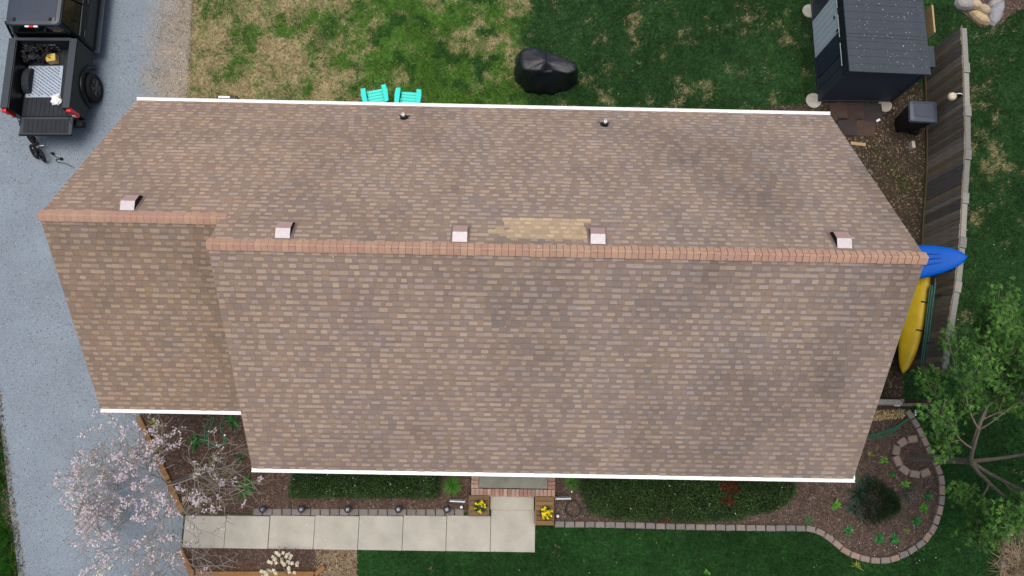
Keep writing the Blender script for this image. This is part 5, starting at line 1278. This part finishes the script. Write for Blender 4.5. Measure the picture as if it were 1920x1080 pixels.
def dogwood_crown(t, tips):
    P, D, L, W, C = [], [], [], [], []
    for p, d, dep in tips:
        p = np.array(p)
        if dep >= 3 and rng.random() < .42:
            a0 = rng.random() * 6.28
            for j in range(4):
                a = a0 + j * PI / 2; P.append(p); D.append([math.cos(a), math.sin(a), .2]); L.append(.055); W.append(.05); C.append(np.array(sr(238, 232, 204)) * rng.uniform(.8, 1.1))
    n = len(P); up = np.tile(np.array([0, 0, 1.]), (n, 1))
    o = link('blossom', leaf_mesh('blossom', np.array(P), np.array(D), np.array(L), np.array(W), np.array(C), up), M_petal, t); tag(o, kind='stuff')
cfgd = dict(wander=.12, lift=[0, .02, .02, 0], leaf_from=2, first=2, side=.35, kids=[4, 3, 2], ang=[(.5, 1.0), (.4, .9), (.4, .9)], ratio=(.6, .78))
b_ = S(545, 1072, .03)
build_tree('flowering_shrub', 'small bare shrub with creamy white flowers above the long timber', (b_[0], b_[1], .03), 5, cfgd, M_bark2, dogwood_crown, lean=(-.05, .1), L0=.5, r0=.022, maxd=3)
b_ = S(262, 1092, .02)
build_tree('flowering_shrub', 'white-flowered shrub at the bottom edge by the drive', (b_[0], b_[1], .02), 9, cfgd, M_bark2, dogwood_crown, lean=(-.05, .1), L0=.7, r0=.025, maxd=3)

# ------------------------------------------------------------------ small garden things
def planter(px0, py0, px1, py1, label, n, zt=.42):
    a, b = S(px0, py1, zt), S(px1, py0, zt); w, l = b[0] - a[0], b[1] - a[1]
    t = thing('wooden_planter', label, 'planter', (a[0], a[1], 0), group='wooden planter boxes beside the step')
    for k in range(n): MB().box((w / 2, l / n * (k + .5), zt - .012), (w - .07, l / n - .012, .024)).build('plank', M_deck, t, bevel=.004)
    for xx in (.017, w - .017): MB().box((xx, l / 2, zt - .005), (.034, l, .045)).build('frame', M_deck, t, bevel=.004)
    for yy in (.012, l - .012):
        for k in range(4): MB().box((w / 2, yy, .05 + k * .096), (w - .074, .02, .088)).build('side_board', M_deck, t, bevel=.003)
    for xx in (.012, w - .012):
        for k in range(4): MB().box((xx, l / 2, .05 + k * .096), (.02, l - .004, .088)).build('side_board', M_deck, t, bevel=.003)
    return t
planter(878, 929, 918, 967, 'square wooden planter box left of the concrete step', 4); planter(1003, 931, 1039, 985, 'longer wooden planter box right of the concrete step', 6)
def flowerpot(px, py, label, yellow):
    p = S(px, py, .5); t = thing('flower_pot', label, 'flower pot', (p[0], p[1], .422), group='pots of yellow flowers on the planters')
    MB().lathe([(.10, 0), (.15, .12), (.165, .13), (.165, .15), (.148, .15), (.14, .12)], 22).build('pot', M_black_plastic, t, smooth=False)
    n = 380; s = sphere_pts(n); s[:, 2] = np.abs(s[:, 2]); P = s * np.array([.15, .15, .12]) * (.5 + .5 * rng.random(n) ** .4)[:, None] + np.array([0, 0, .14])
    pal = np.array([sr(62, 104, 44), sr(80, 124, 54), sr(48, 84, 38)])
    o = link('foliage', leaf_mesh('foliage', P, s + rng.normal(0, .4, (n, 3)), .05, .024, pal[rng.integers(0, 3, n)] * (.7 + .6 * rng.random(n))[:, None]), M_leaf, t); tag(o, kind='stuff')
    me = MB()
    for j in range(5):
        a = j * 2 * PI / 5; me.add([(0, 0, 0), (.03 * math.cos(a - .5), .03 * math.sin(a - .5), .006), (.036 * math.cos(a), .036 * math.sin(a), .008), (.03 * math.cos(a + .5), .03 * math.sin(a + .5), .006)], [(0, 1, 2, 3)])
    me = me.mesh('flower')
    for i in range(yellow):
        a = rng.random() * 6.28; r_ = .15 * math.sqrt(rng.random()); link('flower', me, mat('yellow_petal', sr(250, 220, 20, .9), rough=.6), t, loc=(r_ * math.cos(a), r_ * math.sin(a), .28 - r_ * .5), rot=(rng.normal(0, .35), rng.normal(0, .35), a))
flowerpot(901, 949, 'pot of green leaves with few yellow flowers on the left planter', 16); flowerpot(1024, 961, 'pot crowded with yellow flowers on the right planter', 34)

def path_light(px, py, label):
    p = S(px, py, .3); t = thing('path_light', label, 'lamp', (p[0], p[1], 0), group='solar path lights on the grey stone row')
    MB().lathe([(.012, 0), (.012, .24), (.05, .24), (.05, .30)], 10).build('stake', M_dark, t)
    MB().lathe([(.06, .29), (.10, .30), (.085, .33), (.05, .345)], 20).build('cap', M_black_plastic, t)
    MB().box((0, 0, .349), (.075, .075, .008), rz=.3).build('solar_panel', M_panel, t)
for px, lab in ((492, 'solar path light nearest the blossom tree'), (565, 'second solar path light along the grey stones from the blossom tree'), (652, 'third solar path light along the grey stones, opposite the hedge middle'), (747, 'fourth solar path light, second from the left planter'), (838, 'solar path light closest to the left planter')):
    path_light(px, 955, lab)
def spot(px, py, label):
    p = S(px, py, .2); t = thing('garden_spotlight', label, 'lamp', (p[0], p[1], 0), group='white-topped garden spotlights')
    MB().tube([(0, 0, 0), (0, 0, .14)], .015, 8).build('stake', M_dark, t); MB().lathe([(.03, .09), (.06, .12), (.065, .17), (.05, .18)], 14).build('housing', M_black_plastic, t)
    MB().lathe([(.045, .18), (.04, .2), (.02, .215), (.004, .218)], 14).build('dome', M_pvc, t, smooth=True)
spot(865, 951, 'small white-domed spotlight at the left planter'); spot(1046, 968, 'small white-domed spotlight at the right planter')
def sign(px, py, label, col):
    p = S(px, py, .45); t = thing('yard_sign', label, 'sign', (p[0], p[1], 0), rz=random.uniform(-.05, .05))
    MB().box((0, 0, .42), (.42, .035, .2), rx=.12).build('board', mat('sign_white', (.55, .58, .64), rough=.5), t, bevel=.005); MB().box((0, -.026, .40), (.36, .012, .1), rx=.12).build('stripe', mat('sign_blue', col, rough=.5), t)
    for s in (-.15, .15): MB().tube([(s, .03, 0), (s, .03, .4)], .008, 6).build('stake', M_dark, t)
sign(858, 939, 'thin white and blue sign seen from above near the left planter', sr(90, 140, 170)); sign(1056, 934, 'thin lilac-white sign seen from above near the right planter', sr(130, 124, 176))

def hose(name, label, pxs, r, m, z=.05, loops=None):
    pts = [S(*q, z) for q in pxs]; o0 = np.array([pts[0][0], pts[0][1], 0]); t = thing(name, label, 'hose', tuple(o0))
    P = smooth_line([tuple(p - o0 + np.array([0, 0, .004 * (i % 5)])) for i, p in enumerate(pts)], 6)
    MB().tube(P, r, 7).build('tube', m, t, smooth=True)
    e = P[-1]; MB().lathe([(r * .9, -.03), (r * 1.7, -.025), (r * 1.7, .025), (r * .9, .03)], 10, c=e).build('coupling', M_steel, t)
    return t
loopg = [(446, 812), (444, 795), (434, 782), (420, 785), (414, 800), (420, 818), (424, 826), (414, 836), (398, 838), (386, 826), (384, 806), (390, 790), (402, 782), (396, 800), (388, 822), (400, 834), (418, 832), (422, 816)]
hose('garden_hose', 'green garden hose looped in the dark bed beside the main roof', loopg, .016, M_ghose)
coil = [(1110, 950)] + [(1075 + 15 * k * math.cos(t), 954 + 13 * k * math.sin(t)) for t, k in [(x * .7, 1 + .14 * math.sin(x * 1.3)) for x in range(26)]] + [(1098, 968), (1110, 960), (1108, 938), (1090, 925), (1072, 922)]
hose('soaker_hose', 'black hose coiled on the mulch between right planter and hedge', coil, .014, M_bhose)
for i, (dx, dy) in enumerate(((0, 0), (1, 4), (2, -4))):
    hose('garden_hose', ['green hose strand across the right bed, middle of three', 'green hose strand across the right bed, lowest of three', 'green hose strand across the right bed, topmost and longest'][i],
         [(1612, 822 + dy), (1640, 818 + dy), (1664, 810 + dy), (1680, 802 + dy * .6), (1692, 792 + dy * .4), (1704, 784 + dy * .3), (1716, 774 + dy)], .014, M_ghose, z=.06 + .02 * i)
hose('drip_line', 'thin green line running straight above the stone tree ring', [(1640, 819), (1680, 816), (1700, 816), (1730, 818)], .008, M_ghose, z=.1)

# rocks
def rock(px, py, r, sx, sy, h, label, seed, grp=None):
    p = S(px, py, h * .5); R_ = random.Random(seed); rings = []; n = 10
    ang = R_.uniform(0, 3)
    for z, k in ((-.05, 1.0), (h * .35, 1.03), (h * .8, .86), (h, .55)):
        rings.append([((1 + .16 * math.sin(2 * a + seed) + .1 * math.sin(5 * a + 2 * seed)) * k * sx * r * math.cos(a) , (1 + .16 * math.sin(2 * a + seed) + .1 * math.cos(3 * a + seed)) * k * sy * r * math.sin(a), z * (1 + .12 * math.sin(a + seed))) for a in [2 * PI * j / n for j in range(n)]])
    o = MB().loft(rings).build('rock', M_rock, loc=(p[0], p[1], 0), rot=(R_.uniform(-.1, .1), R_.uniform(-.1, .1), ang), bevel=.012, seg=1)
    tag(o, label, 'rock', grp)
for i, (px, py, r, sx, sy, h, lab) in enumerate(((1808, 6, .18, 1, 1.2, .25, 'bluish-grey boulder at the left end of the rock group'), (1830, 8, .15, 1, .9, .22, 'tan cracked rock beside the bluish boulder'), (1845, 18, .16, 1.2, .8, .24, 'pale tan wedge rock in the middle of the rock group'),
        (1838, 32, .2, 1.4, .7, .2, 'long grey slab lowest left in the rock group'), (1868, 24, .24, 1.4, .8, .26, 'large tan and grey slab on the right of the rock group'), (1866, 4, .16, 1.1, .8, .22, 'grey rock at the top edge of the rock group'), (1850, 40, .1, 1, .8, .14, 'small grey stone at the bottom tip of the rock group'),
        (1892, 1003, .10, 1, .9, .14, 'white stone beside the dry grass, topmost of three'), (1886, 1032, .09, 1, .9, .12, 'white stone beside the dry grass, middle of three'), (1880, 1058, .09, 1.1, .9, .12, 'white stone beside the dry grass, lowest of three'))):
    rock(px, py, r * (1.25 if i < 7 else 1), sx, sy, h, lab, i + 3, 'boulders at the top right' if i < 7 else 'stones by the dry grass')

# petals and small pale litter blown about
def petals():
    P = []
    def put(px, py, z): P.append(S(px, py, z) + np.array([0, 0, .004]))
    r = np.random.default_rng(11)
    c, s = math.cos(.015), math.sin(.015)
    for i in range(170):
        x, y = 2.2 * r.random() ** .7, 3.1 * r.random(); P.append(np.array([9.39 + x * c - y * s, 9.52 + x * s + y * c, 2.06 - x * .072 + .09]))
    for i in range(30): put(r.uniform(545, 820), r.uniform(890, 932), .95)
    for i in range(34): put(r.uniform(1130, 1480), r.uniform(905, 965), .85)
    for i in range(110): P.append(np.array([r.uniform(-9, 9), r.uniform(9.3, 12.8), .07]))
    for i in range(28): P.append(np.array([r.uniform(0, 14), r.uniform(-4.6, -3.1), .07]))
    for i in range(50): P.append(np.array([r.uniform(12.8, 16), r.uniform(-4.6, 12), .07]))
    for i in range(40): P.append(np.array([r.uniform(-14, -10), r.uniform(-4.6, 8), .03]))
    for i in range(26):
        x = r.uniform(X1, X2); P.append(np.array([x, YRM + r.uniform(-.08, .08), ZRM + .03]))
    for i in range(30): 
        v = r.random(); P.append(np.array([r.uniform(X1, X2), yf + (YRM - yf) * v, ZE + PITCH * (YRM - yf) * v + .024]))
    for i in range(24): P.append(np.array([r.uniform(-8.6, .8), r.uniform(-3.7, -2.9), .056]))
    for i in range(40): put(r.uniform(1560, 1760), r.uniform(985, 1050), .16)
    P = np.array(P); n = len(P); a = r.random(n) * 6.28; D = np.column_stack([np.cos(a), np.sin(a), np.zeros(n)]); l = r.uniform(.015, .042, n)
    col = np.array(sr(232, 226, 214))[None] * r.uniform(.4, 1.1, n)[:, None]
    up = np.tile(np.array([0, 0, 1.]), (n, 1))
    o = link('fallen_petals', leaf_mesh('fallen_petals', P, D, l, l * .7, col, up * 8), M_petal); tag(o, 'pale petals fallen on roofs, hedges and lawn', kind='stuff')
petals()
